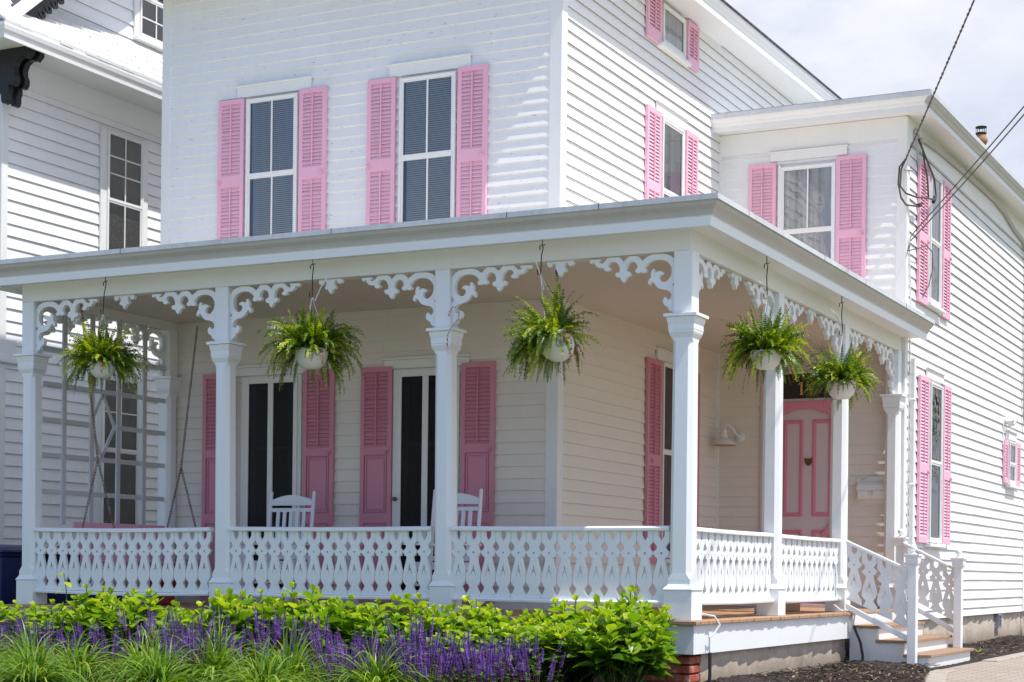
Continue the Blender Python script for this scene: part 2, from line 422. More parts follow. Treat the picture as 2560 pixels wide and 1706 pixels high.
# ------------------------------------------------------------------ windows, shutters
def shutter(parent, M, w, z0, z1, secs, label=None, latch=None, mt=None, rodless=False, ang=0):
    """local: x 0..w, front face at y=-.035 ; secs = list of (kind, za, zb)"""
    mt = mt or M_PINK
    if abs(M[0][0]) > .9: M = M @ T(.022, 0, 0); w -= .022
    else: w -= .085
    if latch and latch[0] > w/2: latch = (w-.045, latch[1])
    f = MB(); st = .042; y0, y1 = -.035, -.004
    f.box(0, st, y0, y1, z0, z1); f.box(w-st, w, y0, y1, z0, z1)
    zs = sorted([(a, b) for _, a, b in secs]); cur = z0
    for a, b in zs:
        f.box(st, w-st, y0, y1, cur, a); cur = b
    f.box(st, w-st, y0, y1, cur, z1)
    f.box(st, w-st, -.006, -.0045, z0+.02, z1-.02)
    root = build('shutter', f, mt, parent, M, bev=.003)
    for kind, a, b in secs:
        lv = MB(); rods = MB(); pn = MB()
        if kind == 'louver':
            n = max(3, int(round((b-a)/.036))); p = (b-a)/n
            for i in range(n):
                zc = a + (i+.5)*p; j = R.uniform(-.003, .003)
                if R.random() < .04: j += R.choice((-.008, .008))
                # blade tilted outwards-down
                lv.hexa([(st, y0+.004, zc-p*.52+j), (w-st, y0+.004, zc-p*.52+j*.5), (w-st, y0+.009, zc-p*.60+j*.5), (st, y0+.009, zc-p*.60+j),
                         (st, y1-.004, zc+p*.52), (w-st, y1-.004, zc+p*.52), (w-st, y1-.001, zc+p*.40), (st, y1-.001, zc+p*.40)][:4] +
                        [(st, y1-.008, zc+p*.50), (w-st, y1-.008, zc+p*.50), (w-st, y1-.003, zc+p*.42), (st, y1-.003, zc+p*.42)])
            rods.box(w/2-.006, w/2+.006, y0-.008, y0+.004, a+p*.4, b-p*.2)
        else:
            pn.box(st, w-st, y0+.016, y1, a, b)
            pn.frame(st+.012, w-st-.012, a+.012, b-.012, .012, y0+.006, y0+.017)
            pn.box(st+.036, w-st-.036, y0+.008, y0+.017, a+.036, b-.036)
        if lv.v: build('louvers', lv, M_PINKL if mt is M_PINK else mt, root, M)
        if rods.v: build('tilt_rod', rods, mt, root, M)
        if pn.v: build('panel', pn, mt, root, M, bev=.002)
    if latch:
        l = MB(); lx, lz = latch
        l.box(lx-.018, lx+.018, y0-.014, y0, lz-.012, lz+.012); l.box(lx-.004, lx+.004, y0-.024, y0, lz-.03, lz+.006)
        l.box(lx-.03, lx+.03, y0-.006, y0, lz-.02, lz-.012)
        build('latch', l, mt, root, M, bev=.002)
    if label: root['label'] = label
    return root

def window(parent, M, w, z0, z1, zr, back='blind', head=None, sill=True, casing=.0, mun=True, lowmun=True, label=None, cas_z=None, sash_in=.035, grid=None, hx=None):
    """local x 0..w is the outer width of the sash frame, y<0 is outside"""
    M = M @ (T(.02, 0, 0) if abs(M[0][0]) > .9 else T(-.07, 0, 0))
    f = MB()
    f.frame(0, w, z0, z1, .022, -.058, -.016)
    if casing:
        f.box(-casing, 0, -.040, -.014, z0-.02, z1+.02 if not head else z1+.03); f.box(w, w+casing, -.040, -.014, z0-.02, z1+.02 if not head else z1+.03)
    if head:
        a, b = head; hx0 = hx or (-.12, w+.12)
        f.box(hx0[0], hx0[1], -.034, -.013, a, b-.018); f.box(hx0[0]-.008, hx0[1]+.008, -.052, -.013, b-.018, b)
    if sill:
        f.box(-.10, w+.10, -.085, -.012, z0-.05, z0-.012)
    root = build('window', f, M_TRIM, parent, M, bev=.003)
    s = MB(); b0 = .022
    s.frame(b0, w-b0, zr-.012, z1-b0, .020, -.050, -.036, wb=.030)
    s.frame(b0, w-b0, z0+b0, zr-.012, .020, -.044, -.030, wt=.022, wb=.035)
    c = w/2
    if mun: s.box(c-.008, c+.008, -.049, -.037, zr+.015, z1-b0-.02)
    if lowmun: s.box(c-.008+.004, c+.008+.004, -.0425, -.031, z0+b0+.035, zr-.034)
    if grid:
        for zz in grid: s.box(b0+.02, w-b0-.02, -.0495, -.0365, zz-.007, zz+.007)
    build('sash', s, M_TRIM, root, M)
    g = MB(); g.add([(b0+.015, -.0395, zr), (w-b0-.015, -.0395, zr), (w-b0-.015, -.0395, z1-b0-.015), (b0+.015, -.0395, z1-b0-.015)], [(0,1,2,3)])
    g.add([(b0+.015, -.0340, z0+b0+.03), (w-b0-.015, -.0340, z0+b0+.03), (w-b0-.015, -.0340, zr-.02), (b0+.015, -.0340, zr-.02)], [(0,1,2,3)])
    build('pane', g, M_GLASS, root, M)
    k = MB()
    if back == 'blind':
        z = z0+b0+.02
        while z < z1-b0-.01:
            k.add([(b0+.05 if z < zr else b0+.03, -.028, z-.0075), (w-b0-.02, -.028, z-.0075), (w-b0-.02, -.022, z+.009), (b0+.05 if z < zr else b0+.03, -.022, z+.009)], [(0,1,2,3)])
            z += .0195
        build('blind', k, M_BLIND, root, M)
    elif back == 'curtain':
        n = 26; vs = []; fs = []
        for i in range(n+1):
            x = b0+.02 + (w-2*b0-.04)*i/n; y = -.0275 - .0035*math.sin(i*1.9) - .0015*math.sin(i*.7)
            vs += [(x, y, z0+b0), (x, y, z1-b0)]
        for i in range(n): fs.append((2*i, 2*i+2, 2*i+3, 2*i+1))
        k.add(vs, fs, True); build('curtain', k, M_CURT, root, M)
    elif back == 'film':
        k.add([(b0, -.027, z0), (w-b0, -.027, z0), (w-b0, -.027, zr-.16), (b0, -.027, zr-.16)], [(0,1,2,3)]); build('window_film', k, M_FROST, root, M)
    d = MB(); d.add([(b0, -.0215, z0+b0), (w-b0, -.0215, z0+b0), (w-b0, -.0215, z1-b0), (b0, -.0215, z1-b0)], [(0,1,2,3)])
    build('dark_room', d, M_INT, root, M)
    if label: root['label'] = label
    return root

# ------------------------------------------------------------------ HOUSE
house = thing('house', 'white clapboard two storey house with pink shutters behind the fretwork porch', 'house', T(-4.2, YH, GZ))
siding('wall', M_SIDE, house, FR(XHL+.10, YH), (XH-.10)-(XHL+.10), 2.85, 6.16, .1015, 5.458-.1015*60, d=.0165)
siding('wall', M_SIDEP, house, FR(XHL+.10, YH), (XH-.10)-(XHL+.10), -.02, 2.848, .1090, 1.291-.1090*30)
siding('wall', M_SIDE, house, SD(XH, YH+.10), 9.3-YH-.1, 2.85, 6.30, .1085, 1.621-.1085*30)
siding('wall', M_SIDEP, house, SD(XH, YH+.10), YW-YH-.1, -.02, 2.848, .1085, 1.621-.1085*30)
siding('wall', M_SIDE, house, FR(XH+.03, YW), XW-.09-XH-.03, 2.85, 4.943, .1090, 1.959-.1090*30)
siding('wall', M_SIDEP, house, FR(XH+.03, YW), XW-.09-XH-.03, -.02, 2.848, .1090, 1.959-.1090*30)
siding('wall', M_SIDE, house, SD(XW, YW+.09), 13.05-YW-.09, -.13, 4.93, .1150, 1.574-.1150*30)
mb = MB()   # corner boards
mb.box(XHL-.004, XHL+.10, YH-.018, YH+.06, -.02, 6.16)
mb.box(XHL-.006, XHL-.003, YH-.010, YH+.08, -.02, 6.16)
build('corner_board', mb, M_TRIM, house, None, bev=.003)
mb = MB(); mb.box(XH-.10, XH+.018, YH-.018, YH-.001, -.02, 6.16); mb.box(XH-.002, XH+.020, YH-.016, YH+.10, -.02, 6.16)
build('corner_board', mb, M_TRIM, house, None, bev=.003)
mb = MB(); mb.box(XW-.09, XW+.018, YW-.018, YW-.001, -.02, 5.17); mb.box(XW+.0, XW+.020, YW-.016, YW+.09, -.13, 5.17)
build('corner_board', mb, M_TRIM, house, None, bev=.003)
mb = MB(); mb.box(XH+.001, XH+.032, YW-.030, YW-.001, -.02, 5.17); build('corner_trim', mb, M_TRIM, house)
# rear corner on the drive side and the wall beyond it
mb = MB(); mb.box(XW-.03, XW+.022, 13.05, 13.16, -.13, 5.2); build('corner_board', mb, M_TRIM, house, None, bev=.003)
for b_ in ((XHL, XHL+.05, YH+.06, 9.4, -.3, 6.16), (XHL+.051, XH, 9.35, 9.4, -.3, 6.16), (XH, XW-.031, 13.1, 13.15, -.3, 5.1)):
    mb = MB(); mb.box(*b_); build('wall', mb, M_SIDE, house)
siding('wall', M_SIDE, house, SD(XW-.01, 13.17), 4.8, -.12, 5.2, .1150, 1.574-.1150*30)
# friezes
mb = MB(); mb.box(XH+.03, XW-.001, YW-.020, YW-.001, 4.945, 5.175); build('frieze_board', mb, M_TRIM, house)
mb = MB(); mb.box(XW-.001, XW+.021, YW+.09, 13.1, 4.93, 5.30); build('frieze_board', mb, M_TRIM, house)
# main eave (side overhang) and roof
zo = [-.06, -.06, .10]
prof = [(0, 6.16), (.34, 6.145), (.345, 6.105), (.37, 6.10), (.375, 6.17), (.39, 6.19), (.40, 6.215), (.415, 6.235), (.42, 6.262), (0, 6.27)]
build('eave', mitre([(XHL-.4, YH), (XH, YH), (XH, 10.4)], prof, zo), M_TRIM, house, None)
prof2 = [(.0, 6.271), (.425, 6.264), (.432, 6.268), (.434, 6.286), (.0, 6.32)]
build('roof_edge', mitre([(XHL-.4, YH), (XH, YH), (XH, 10.4)], prof2, zo), M_SHIN, house, None)
mb = MB(); a0, a1, b0, b1 = XHL-.42, XH+.42, YH-.42, 9.8; cx = (a0+a1)/2
mb.add([(a0,b0,6.23),(a1,b0,6.23),(a1,b1,6.32),(a0,b1,6.32),(cx,b0+2.3,7.0),(cx,b1-2.3,7.0)], [(0,1,4),(1,2,5,4),(2,3,5),(3,0,4,5)])
build('roof', mb, M_SHIN, house)
# wing eave and roof
zo = [0, 0, .11]
prof = [(0, 5.18), (.25, 5.178), (.255, 5.155), (.268, 5.150), (.272, 5.205), (.285, 5.215), (.295, 5.24), (.315, 5.262), (.325, 5.285), (0, 5.29)]
build('eave', mitre([(XH-.0, YW), (XW, YW), (XW, 13.3)], prof, zo), M_TRIM, house, None)
build('gutter', mitre([(XW, YW-.322), (XW, 13.31)], [(.2725,5.2035),(.2865,5.2135),(.2965,5.2385),(.3165,5.2605),(.3262,5.2845),(.30,5.2845),(.26,5.21)], [0, .11]), M_GUTTER, house)
prof2 = [(0, 5.291), (.33, 5.286), (.338, 5.290), (.338, 5.335), (0, 5.36)]
build('roof_edge', mitre([(XH, YW), (XW, YW), (XW, 13.3)], prof2, zo), M_METAL, house, None)
mb = MB(); mb.add([(XH,YW-.32,5.345),(XW+.32,YW-.32,5.345),(XW+.32,13.3,5.45),(XH,13.3,5.5)], [(0,1,2,3)]); build('roof', mb, M_METAL, house)
# chimney with clay pot and cap behind the wing roof
cxx, cyy = -1.32, 16.5; UP = T(cxx, cyy, 7.65) @ Matrix.Scale(.70, 4) @ T(-cxx, -cyy, -7.17)
mb = MB(); mb.box(cxx-.3, cxx+.3, cyy-.3, cyy+.3, 4.0, 6.48); ch = build('chimney', mb, M_BRICK, house, UP, bev=.01)
mb = MB(); mb.lathe([(.13,6.48),(.13,6.66),(.10,6.70),(.13,6.76),(.15,6.80),(.15,6.86),(.12,6.90),(.11,6.95),(.10,6.97)], 18, (cxx, cyy, 0)); build('chimney_pot', mb, M_CLAY, ch, UP)
mb = MB(); mb.lathe([(.10,6.97),(.125,6.98),(.125,7.01),(.10,7.015)], 18, (cxx, cyy, 0)); mb.lathe([(.13,7.13),(.13,7.15),(.06,7.17)], 18, (cxx, cyy, 0))
for k in range(6):
    a = k*PI/3; mb.tube([(cxx+.115*math.cos(a), cyy+.115*math.sin(a), 7.0), (cxx+.115*math.cos(a), cyy+.115*math.sin(a), 7.14)], .007, 5)
build('chimney_cap', mb, M_BLACK, ch, UP)
# foundation
mb = MB()
def lumpy(x0, y0, x1, y1, z0, z1, nx=(1,0), seg=.12, amp=.02):
    n = max(2, int(math.hypot(x1-x0, y1-y0)/seg)); m = max(2, int((z1-z0)/seg)); vs = []; fs = []
    for i in range(n+1):
        for j in range(m+1):
            k = R.uniform(-amp, amp); vs.append((x0+(x1-x0)*i/n+nx[0]*k, y0+(y1-y0)*i/n+nx[1]*k, z0+(z1-z0)*j/m))
    for i in range(n):
        for j in range(m):
            a = i*(m+1)+j; fs.append((a, a+m+1, a+m+2, a+1))
    return vs, fs
vs, fs = lumpy(XW-.03, YW-.2, XW-.03, 13.1, -.9, -.12); mb.add(vs, fs, True)
vs, fs = lumpy(XW-.04, 13.1, XW-.04, 18, -.9, -.12); mb.add(vs, fs, True)
build('foundation', mb, M_FOUND, house)
mb = MB(); mb.frame(0, .20, -.33, -.14, .02, -.035, .0); 
for k in range(4): mb.box(.02, .18, -.022, -.016, -.305+k*.042, -.29+k*.042)
mb.box(.095, .105, -.03, -.015, -.31, -.15)
v_ = build('foundation_vent', mb, plain('vent_grey', (.30,.33,.40), .4), house, SD(XW-.015, 11.35))

SU = [('louver', 4.205, 4.90), ('louver', 3.50, 4.085)]
def sh_up(x, l, latchside, z1=4.945):
    w = .325
    shutter(house, FR(x, YH-.012), w, 3.44, z1, [('louver', 4.19, z1-.045), ('louver', 3.49, 4.075)], l, latch=(w-.045 if latchside else .02, 4.13))
sh_up(-5.768, 'upper front shutter, leftmost, with a paint-caked catch on its outer edge', False, 4.935)
sh_up(-4.818, 'upper front shutter right of the left window', True, 4.945)
sh_up(-4.055, 'upper front shutter left of the right window', False, 4.94)
sh_up(-3.090, 'upper front shutter nearest the house corner', True, 4.945)
window(house, FR(-5.428, YH), .592, 3.50, 4.915, 4.17, 'blind', head=(4.945, 5.062), label='upper front window left, with blinds', hx=(-.125, .735))
window(house, FR(-3.700, YH), .592, 3.50, 4.915, 4.18, 'blind', head=(4.945, 5.062), label='upper front window right, with blinds', hx=(-.125, .735))
# screen doors on the porch with panelled shutters
def sh_dn(x, w, l, M=None):
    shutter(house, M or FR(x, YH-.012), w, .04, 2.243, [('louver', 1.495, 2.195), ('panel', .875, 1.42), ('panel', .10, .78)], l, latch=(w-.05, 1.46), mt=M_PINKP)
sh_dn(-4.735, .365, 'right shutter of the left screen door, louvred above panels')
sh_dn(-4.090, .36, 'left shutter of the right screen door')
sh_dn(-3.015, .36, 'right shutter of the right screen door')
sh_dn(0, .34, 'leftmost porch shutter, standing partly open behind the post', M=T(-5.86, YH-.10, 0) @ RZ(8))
def screen_door(x, l):
    f = MB(); M = FR(x+.012, YH); w = .70
    f.frame(0, w, .02, 2.215, .055, -.030, -.013, wt=.03, wb=.02); f.box(-.10, w+.10, -.034, -.013, 2.22, 2.30); f.box(-.11, w+.11, -.055, -.013, 2.30, 2.325)
    f.frame(.05, w-.04, .04, 2.20, .045, -.045, -.026, wt=.06, wb=.12); f.box(w/2-.03, w/2+.03, -.045, -.026, .16, 2.14)
    r = build('screen_door', f, M_BEAM, house, M, bev=.003); r['label'] = l
    s = MB(); s.box(.095, w-.085, -.0335, -.032, .16, 2.14); build('screen', s, M_GLASSD, r, M)
    d = MB(); d.frame(.12, w-.10, .10, 2.14, .05, -.0255, -.0225, wb=.70); d.box(.17, w-.15, -.0245, -.0225, 1.50, 1.525); build('inner_door', d, M_DOORGREY, r, M)
    d = MB(); d.box(.09, w-.08, -.0215, -.0185, .12, 2.15); build('dark_room', d, M_INT, r, M)
    return r, M
r, M = screen_door(-5.455, 'left screen door behind the rocking chair')
mb = MB(); mb.lathe([(0,0),(.012,.003),(.012,.014),(.022,.028),(.018,.044),(0,.048)], 12); mb2 = MB(); mb2.M = T(.672, -.045, 1.005) @ RX(90); mb2.add(mb.v, mb.f, True); build('knob', mb2, M_BRASS, r, M)
r, M = screen_door(-3.735, 'right screen door behind the second porch post')
mb2 = MB(); mb2.M = T(.055, -.045, 1.005) @ RX(90); mb2.add(mb.v, mb.f, True); build('knob', mb2, M_BRASS, r, M)
# drive-side wall of the main house: porch window, upper window, attic window
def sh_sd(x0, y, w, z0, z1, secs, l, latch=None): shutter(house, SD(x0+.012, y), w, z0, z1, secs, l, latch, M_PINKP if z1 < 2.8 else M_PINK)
sh_sd(XH, 4.11, .45, .45, 2.49, [('louver', 1.53, 2.44), ('louver', .52, 1.42)], 'left shutter of the side window under the porch roof', (.10, 1.48))
window(house, SD(XH, 4.575), .60, .50, 2.49, 1.59, 'none', head=(2.50, 2.62), label='side window under the porch roof')
sh_sd(XH, 5.20, .45, .45, 2.49, [('louver', 1.53, 2.44), ('louver', .52, 1.42)], 'right shutter of the side window under the porch roof')
sh_sd(XH, 4.02, .45, 3.40, 4.985, [('louver', 4.25, 4.93), ('louver', 3.46, 4.16)], 'left shutter of the upper side window')
window(house, SD(XH, 4.48), .60, 3.45, 4.945, 4.23, 'curtain', head=(4.97, 5.10), mun=False, lowmun=False, label='upper side window with net curtain')
sh_sd(XH, 5.09, .43, 3.40, 4.985, [('louver', 4.25, 4.93), ('louver', 3.46, 4.16)], 'right shutter of the upper side window')
sh_sd(XH, 4.0, .45, 5.66, 6.14, [('louver', 5.78, 6.10)], 'left shutter of the low attic window')
window(house, SD(XH, 4.46), .62, 5.69, 6.10, 5.70, 'curtain', mun=False, lowmun=False, sill=True, label='low attic window under the eave')
sh_sd(XH, 5.10, .41, 5.67, 6.14, [('louver', 5.77, 6.09)], 'right shutter of the low attic window')
# wing front window
shutter(house, FR(-1.720, YW-.012), .335, 3.38, 4.812, [('louver', 4.075, 4.765), ('louver', 3.44, 3.93)], 'left shutter of the wing front window')
window(house, FR(-1.355, YW), .61, 3.42, 4.756, 4.06, 'curtain', head=(4.83, 4.935), label='wing front window with net curtain', casing=.03, lowmun=False)
shutter(house, FR(-.738, YW-.012), .345, 3.38, 4.815, [('louver', 4.025, 4.77), ('louver', 3.44, 3.935)], 'right shutter of the wing front window', latch=(.31, 3.98))
# wing drive-side windows
def wshut(y, w, z0, z1, mid, l, lt=None): shutter(house, SD(XW+.012, y), w, z0, z1, [('louver', mid+.05, z1-.05), ('louver', z0+.07, mid-.05)], l, lt)
wshut(6.66, .50, 3.30, 4.83, 4.01, 'left shutter of the upper drive side window', (.40, 4.0))
window(house, SD(XW, 7.22), .52, 3.36, 4.80, 4.06, 'curtain', label='upper window on the drive side', mun=False, lowmun=False, casing=.02)
wshut(7.80, .45, 3.29, 4.83, 4.01, 'right shutter of the upper drive side window', (.38, 4.0))
wshut(6.78, .50, .71, 2.52, 1.52, 'left shutter of the lower drive side window', (.40, 1.5))
window(house, SD(XW, 7.33), .57, .72, 2.49, 1.62, 'none', head=(2.53, 2.645), label='lower window on the drive side, reflecting trees', mun=False, lowmun=False)
wshut(7.93, .45, .71, 2.53, 1.50, 'right shutter of the lower drive side window', (.40, 1.48))
shutter(house, SD(XW+.012, 11.50), .36, 1.60, 2.17, [('louver', 1.66, 2.10)], 'left shutter of the small drive side window')
window(house, SD(XW, 11.88), .46, 1.60, 2.17, 1.88, 'curtain', head=(2.20, 2.32), mun=False, lowmun=False, label='small window on the drive side')
shutter(house, SD(XW+.012, 12.36), .36, 1.60, 2.19, [('louver', 1.66, 2.12)], 'right shutter of the small drive side window')
# floodlight over the small window
mb = MB(); mb.tube([(0,-.0,2.43),(0,-.06,2.43)], .05, 10); mb.M = T(.12,-.10,2.42) @ RY(35); mb.lathe([(.03,-.05),(.06,.05)], 12); mb.M = T(-.05,-.10,2.40) @ RY(-30); mb.lathe([(.03,-.05),(.06,.05)], 12); mb.M = None
mb.tube([(-.10,-.02,2.40),(-.12,-.02,2.1)], .012, 6)
build('flood_light', mb, M_WHITEP, house, SD(XW, 11.62))

# ---- entrance door in the wing
Md = FR(-1.0, YW)
mb = MB(); mb.box(-.535, -.33, -.030, -.013, 0, 2.62); mb.box(.33, .42, -.030, -.013, 0, 2.62); mb.box(-.56, .46, -.045, -.013, 2.62, 2.70); mb.box(-.33, .33, -.03, -.013, 2.205, 2.245); mb.box(-.33, .33, -.03, -.013, 2.515, 2.62)
mb.box(-.34, .34, -.10, -.013, .0, .035)
door = build('front_door', mb, M_DOOR, house, Md, bev=.003)
mb = MB(); mb.box(-.30, .30, -.024, -.015, .035, 2.20); build('door_leaf', mb, M_DOOR, door, Md)
mb = MB()
for (a, b, c, d) in ((-.27,-.05,.975,2.015),(.05,.27,.975,2.015),(-.27,-.05,.25,.83),(.05,.27,.25,.83)):
    mb.frame(a, b, c, d, .042, -.034, -.022); mb.frame(a+.012, b-.012, c+.012, d-.012, .014, -.040, -.030)
build('panel_moulding', mb, M_PINKD, door, Md, bev=.003)
# pink arched fret at the top of the storm door
P = [(-.31, 2.205), (-.31, 2.05), (-.27, 2.085), (-.235, 2.09), (-.225, 2.075), (-.212, 2.09), (-.195, 2.10), (-.16, 2.125), (0, 2.135), (.10, 2.127), (.14, 2.10), (.155, 2.09), (.165, 2.075), (.18, 2.095), (.215, 2.09), (.25, 2.05), (.27, 1.98), (.278, 1.90), (.29, 1.90), (.31, 1.95), (.31, 2.205)]
mb = shape([P, [(.235, 2.13), (.292, 2.13), (.292, 2.03), (.27, 2.08)]], .02); o = build('door_fret', mb, M_PINKD, door, Md @ T(0, -.052, 0))
P = [(.31, .035), (.31, .50), (.298, .50), (.29, .35), (.26, .25), (.20, .16), (.15, .12), (.16, .10), (.22, .14), (.27, .10), (.27, .035)]
build('door_fret', shape([P], .02), M_PINKD, door, Md @ T(0, -.052, .65))
mb = MB(); mb.frame(-.325, .325, .035, 2.21, .022, -.06, -.042); build('storm_door_frame', mb, M_PINKD, door, Md, bev=.002)
mb = MB(); mb.box(-.33, .33, -.022, -.0145, 2.245, 2.515); build('transom_window', mb, plain('transom_black', (.02,.014,.014), .12, nv=.05), door, Md)
one = [(-.010,0),(.022,0),(.022,.008),(.014,.012),(.014,.135),(.010,.140),(-.004,.132),(-.018,.128),(-.018,.121),(-.004,.122),(-.004,.012),(-.010,.008)]
def ell(cx, cz, rx, rz, n=28): return [(cx+rx*math.cos(2*PI*k/n), cz+rz*math.sin(2*PI*k/n)) for k in range(n)]
mb = MB(); s1 = shape([[(x*1.25-.085, z+2.285) for x, z in one]], .004); mb.add(s1.v, s1.f); s2 = shape([ell(.055, 2.355, .052, .070), ell(.055, 2.355, .029, .062)], .004); mb.add(s2.v, s2.f)
build('house_number', mb, M_GOLD, door, Md @ T(0, -.026, 0))
cat = [(-.042,.045),(-.030,.040),(-.020,.036),(0,.034),(.020,.036),(.030,.040),(.042,.045),(.040,.010),(.030,-.018),(.012,-.038),(0,-.042),(-.012,-.038),(-.030,-.018),(-.040,.010)]
build('door_knocker', shape([cat], .02), M_BRASS, door, Md @ T(.01, -.036, 1.56), bev=.004)

# ------------------------------------------------------------------ PORCH
porch = thing('front_porch', 'white Victorian wraparound porch with scroll fretwork and cut-out balustrade', 'porch', T(0, 0, GZ))
# deck boards run towards the drive
mb = MB(); y = -.13
while y < YW - .02:
    y1 = min(y+.085, YW-.02); x1 = .125 + R.uniform(-.006, .006)
    if y < YH - .02: x0 = XL - .1
    else: x0 = XH + .02
    if y > 4.06: x1 = .06
    zt = R.uniform(-.0015, .0); mb.box(x0, x1, y+.0025, y1-.0005, -.028, zt)
    y = y1
deck = build('deck', mb, M_DECK, porch, None, bev=.003)
mb = MB(); mb.box(XL-.05, .088, -.085, -.06, -.245, -.0285); mb.box(.062, .09, -.06, 4.03, -.245, -.0285); build('skirt_board', mb, M_PORCH, porch, None, bev=.003)
mb = MB(); vs, fs = lumpy(.03, 0.22, .03, 4.05, -.9, -.245); mb.add(vs, fs, True); vs, fs = lumpy(XL, -.02, -.05, -.02, -.9, -.245, (0,1)); mb.add(vs, fs, True)
vs, fs = lumpy(.03, 4.05, -.5, 4.05, -.9, -.245, (0,1)); mb.add(vs, fs, True)
build('foundation', mb, M_FOUND, porch)
mb = MB()
for r_ in range(9):
    off = .0 if r_ % 2 else .08
    z = -.262 - r_*.066
    mb.box(-.14, .045+R.uniform(-.004,.004), -.045+R.uniform(-.006,.006), .10-off*.4, z-.056, z)
    mb.box(-.14, .042+R.uniform(-.004,.004), .105-off*.4, .19+R.uniform(-.02,.02), z-.056, z)
    mb.box(-.24-off, -.15, -.045, .10, z-.056, z)
build('brick_pier', mb, M_BRICK, porch, None, bev=.006)
# beams
mb = MB(); mb.box(XL, 0, 0, .13, 2.70, 2.86); build('beam', mb, M_BEAM, porch, None, bev=.003)
mb = MB(); mb.box(-.13, 0, .131, YW-.001, 2.70, 2.86); build('beam', mb, M_BEAM, porch, None, bev=.003)
mb = MB(); mb.box(XL, XL+.13, .131, YH-.001, 2.70, 2.86); build('beam', mb, M_BEAM, porch, None, bev=.003)
mb = MB()   # ceiling of narrow boards
x = XL+.13
while x < -.14:
    x1 = min(x+.075, -.131); ye = YH-.012 if x < XH else YW-.012
    if x < XH < x1: ye = YW-.012
    mb.box(x+.0015, x1, .131, ye, 2.782+R.uniform(0,.001), 2.80); x = x1
mb.box(XL+.13, -.131, .131, YH-.012, 2.801, 2.81); build('ceiling', mb, M_CEIL, porch)
epath = [(XL, YH-.02), (XL, 0), (0, 0), (0, YW+.10)]
prof = [(0, 2.852), (.208, 2.850), (.212, 2.822), (.232, 2.818), (.236, 2.884), (.246, 2.892), (.252, 2.912), (.262, 2.930), (.278, 2.945), (.292, 2.958), (.300, 2.975), (.304, 2.994), (0, 2.998)]
build('cornice', mitre(epath, prof), M_PORCH, porch, None)
build('gutter', mitre([(XL, YH-.023), (XL, 0), (0, 0), (0, YW+.103)], [(.2361,2.8855),(.247,2.8925),(.2535,2.9125),(.2635,2.930),(.2795,2.945),(.2935,2.958),(.3015,2.975),(.3055,2.9935),(.29,2.9935),(.23,2.90)]), M_GUTTER, porch)
# metal roof edge, in lengths with lapped joints
mb = MB(); rp = [(0, 2.9985), (.306, 2.9955), (.314, 2.985), (.318, 2.987), (.318, 3.026), (.28, 3.034), (0, 3.05)]
me_ = mitre(epath, rp); mb.add(me_.v, me_.f)
roof = build('roof', mb, M_METAL, porch)
mb = MB(); mb.add([(XL-.28,-.28,3.034),(.28,-.28,3.034),(XH+.0,YH,3.26),(XL-.28,YH,3.26)], [(0,1,2,3)]); mb.add([(.28,-.28,3.034),(.28,YW+.1,3.034),(XH,YW+.1,3.26),(XH,YH,3.26)], [(0,1,2,3)]); build('roof_deck', mb, M_ROOFW, roof)
for xx in (-5.0, -2.9, -1.35, -.6): mb = MB(); mb.box(xx, xx+.004, -.3195, -.3150, 2.985, 3.03); build('roof_seam', mb, M_DARK, roof)
for yy in (.35, 2.3, 3.6, 5.1): mb = MB(); mb.box(.3150, .3195, yy, yy+.004, 2.985, 3.03); build('roof_seam', mb, M_DARK, roof)

def sq(h, z, cx=0, cy=0): return [(cx-h, cy-h, z), (cx+h, cy-h, z), (cx+h, cy+h, z), (cx-h, cy+h, z)]
def octo(h, c, z): return [(-h+c,-h,z),(h-c,-h,z),(h,-h+c,z),(h,h-c,z),(h-c,h,z),(-h+c,h,z),(-h,h-c,z),(-h,-h+c,z)]
def column(M, hd=.066, h=.077, hp=.096, hb=.088, ha=.119):
    ca = MB()
    ca.box(-hd, hd, -hd, hd, 2.245, 2.70)
    s = MB()
    s.rings([octo(h, .0005, .262), octo(h, .001, .30), octo(h-.002, .030, .345), octo(h-.003, .032, 1.2), octo(h-.006, .030, 2.03), octo(h-.006, .004, 2.065), octo(h+.012, .001, 2.095)])
    root = build('column', s, M_PORCH, porch, M)
    build('head_block', ca, M_PORCH, root, M, bev=.003)
    c = MB(); c.rings([sq(hb-.008, 2.095), sq(hb, 2.105), sq(hb, 2.118), sq(hb+.003, 2.122), sq(hb+.003, 2.165), sq(hb+.006, 2.170), sq(ha-.019, 2.200), sq(ha-.017, 2.215)]); c.box(-ha, ha, -ha, ha, 2.216, 2.240)
    build('capital', c, M_PORCH, root, M, bev=.002)
    p = MB(); p.box(-hp, hp, -hp, hp, 0, .218); p.rings([sq(hp+.006, .2185), sq(hp+.006, .228), sq(hp-.003, .238), sq(h+.008, .252), sq(h+.004, .262)])
    build('plinth', p, M_PORCH, root, M, bev=.003)
    return root
lean = RY(-.65)
COLS = [(-6.305, .066), (-4.187, .066), (-2.072, .066)]
for cx, cy in COLS: column(T(cx+.026, cy+.004, 0) @ RY(-.55))
c4 = column(T(-.062, .075, 0), .072, .085, .110, .098, .130)
for cy in (2.13, 4.13): column(T(-.062, cy, 0))
column(T(-.055, 6.105, 0))
column(T(XL+.075, 2.0, 0))

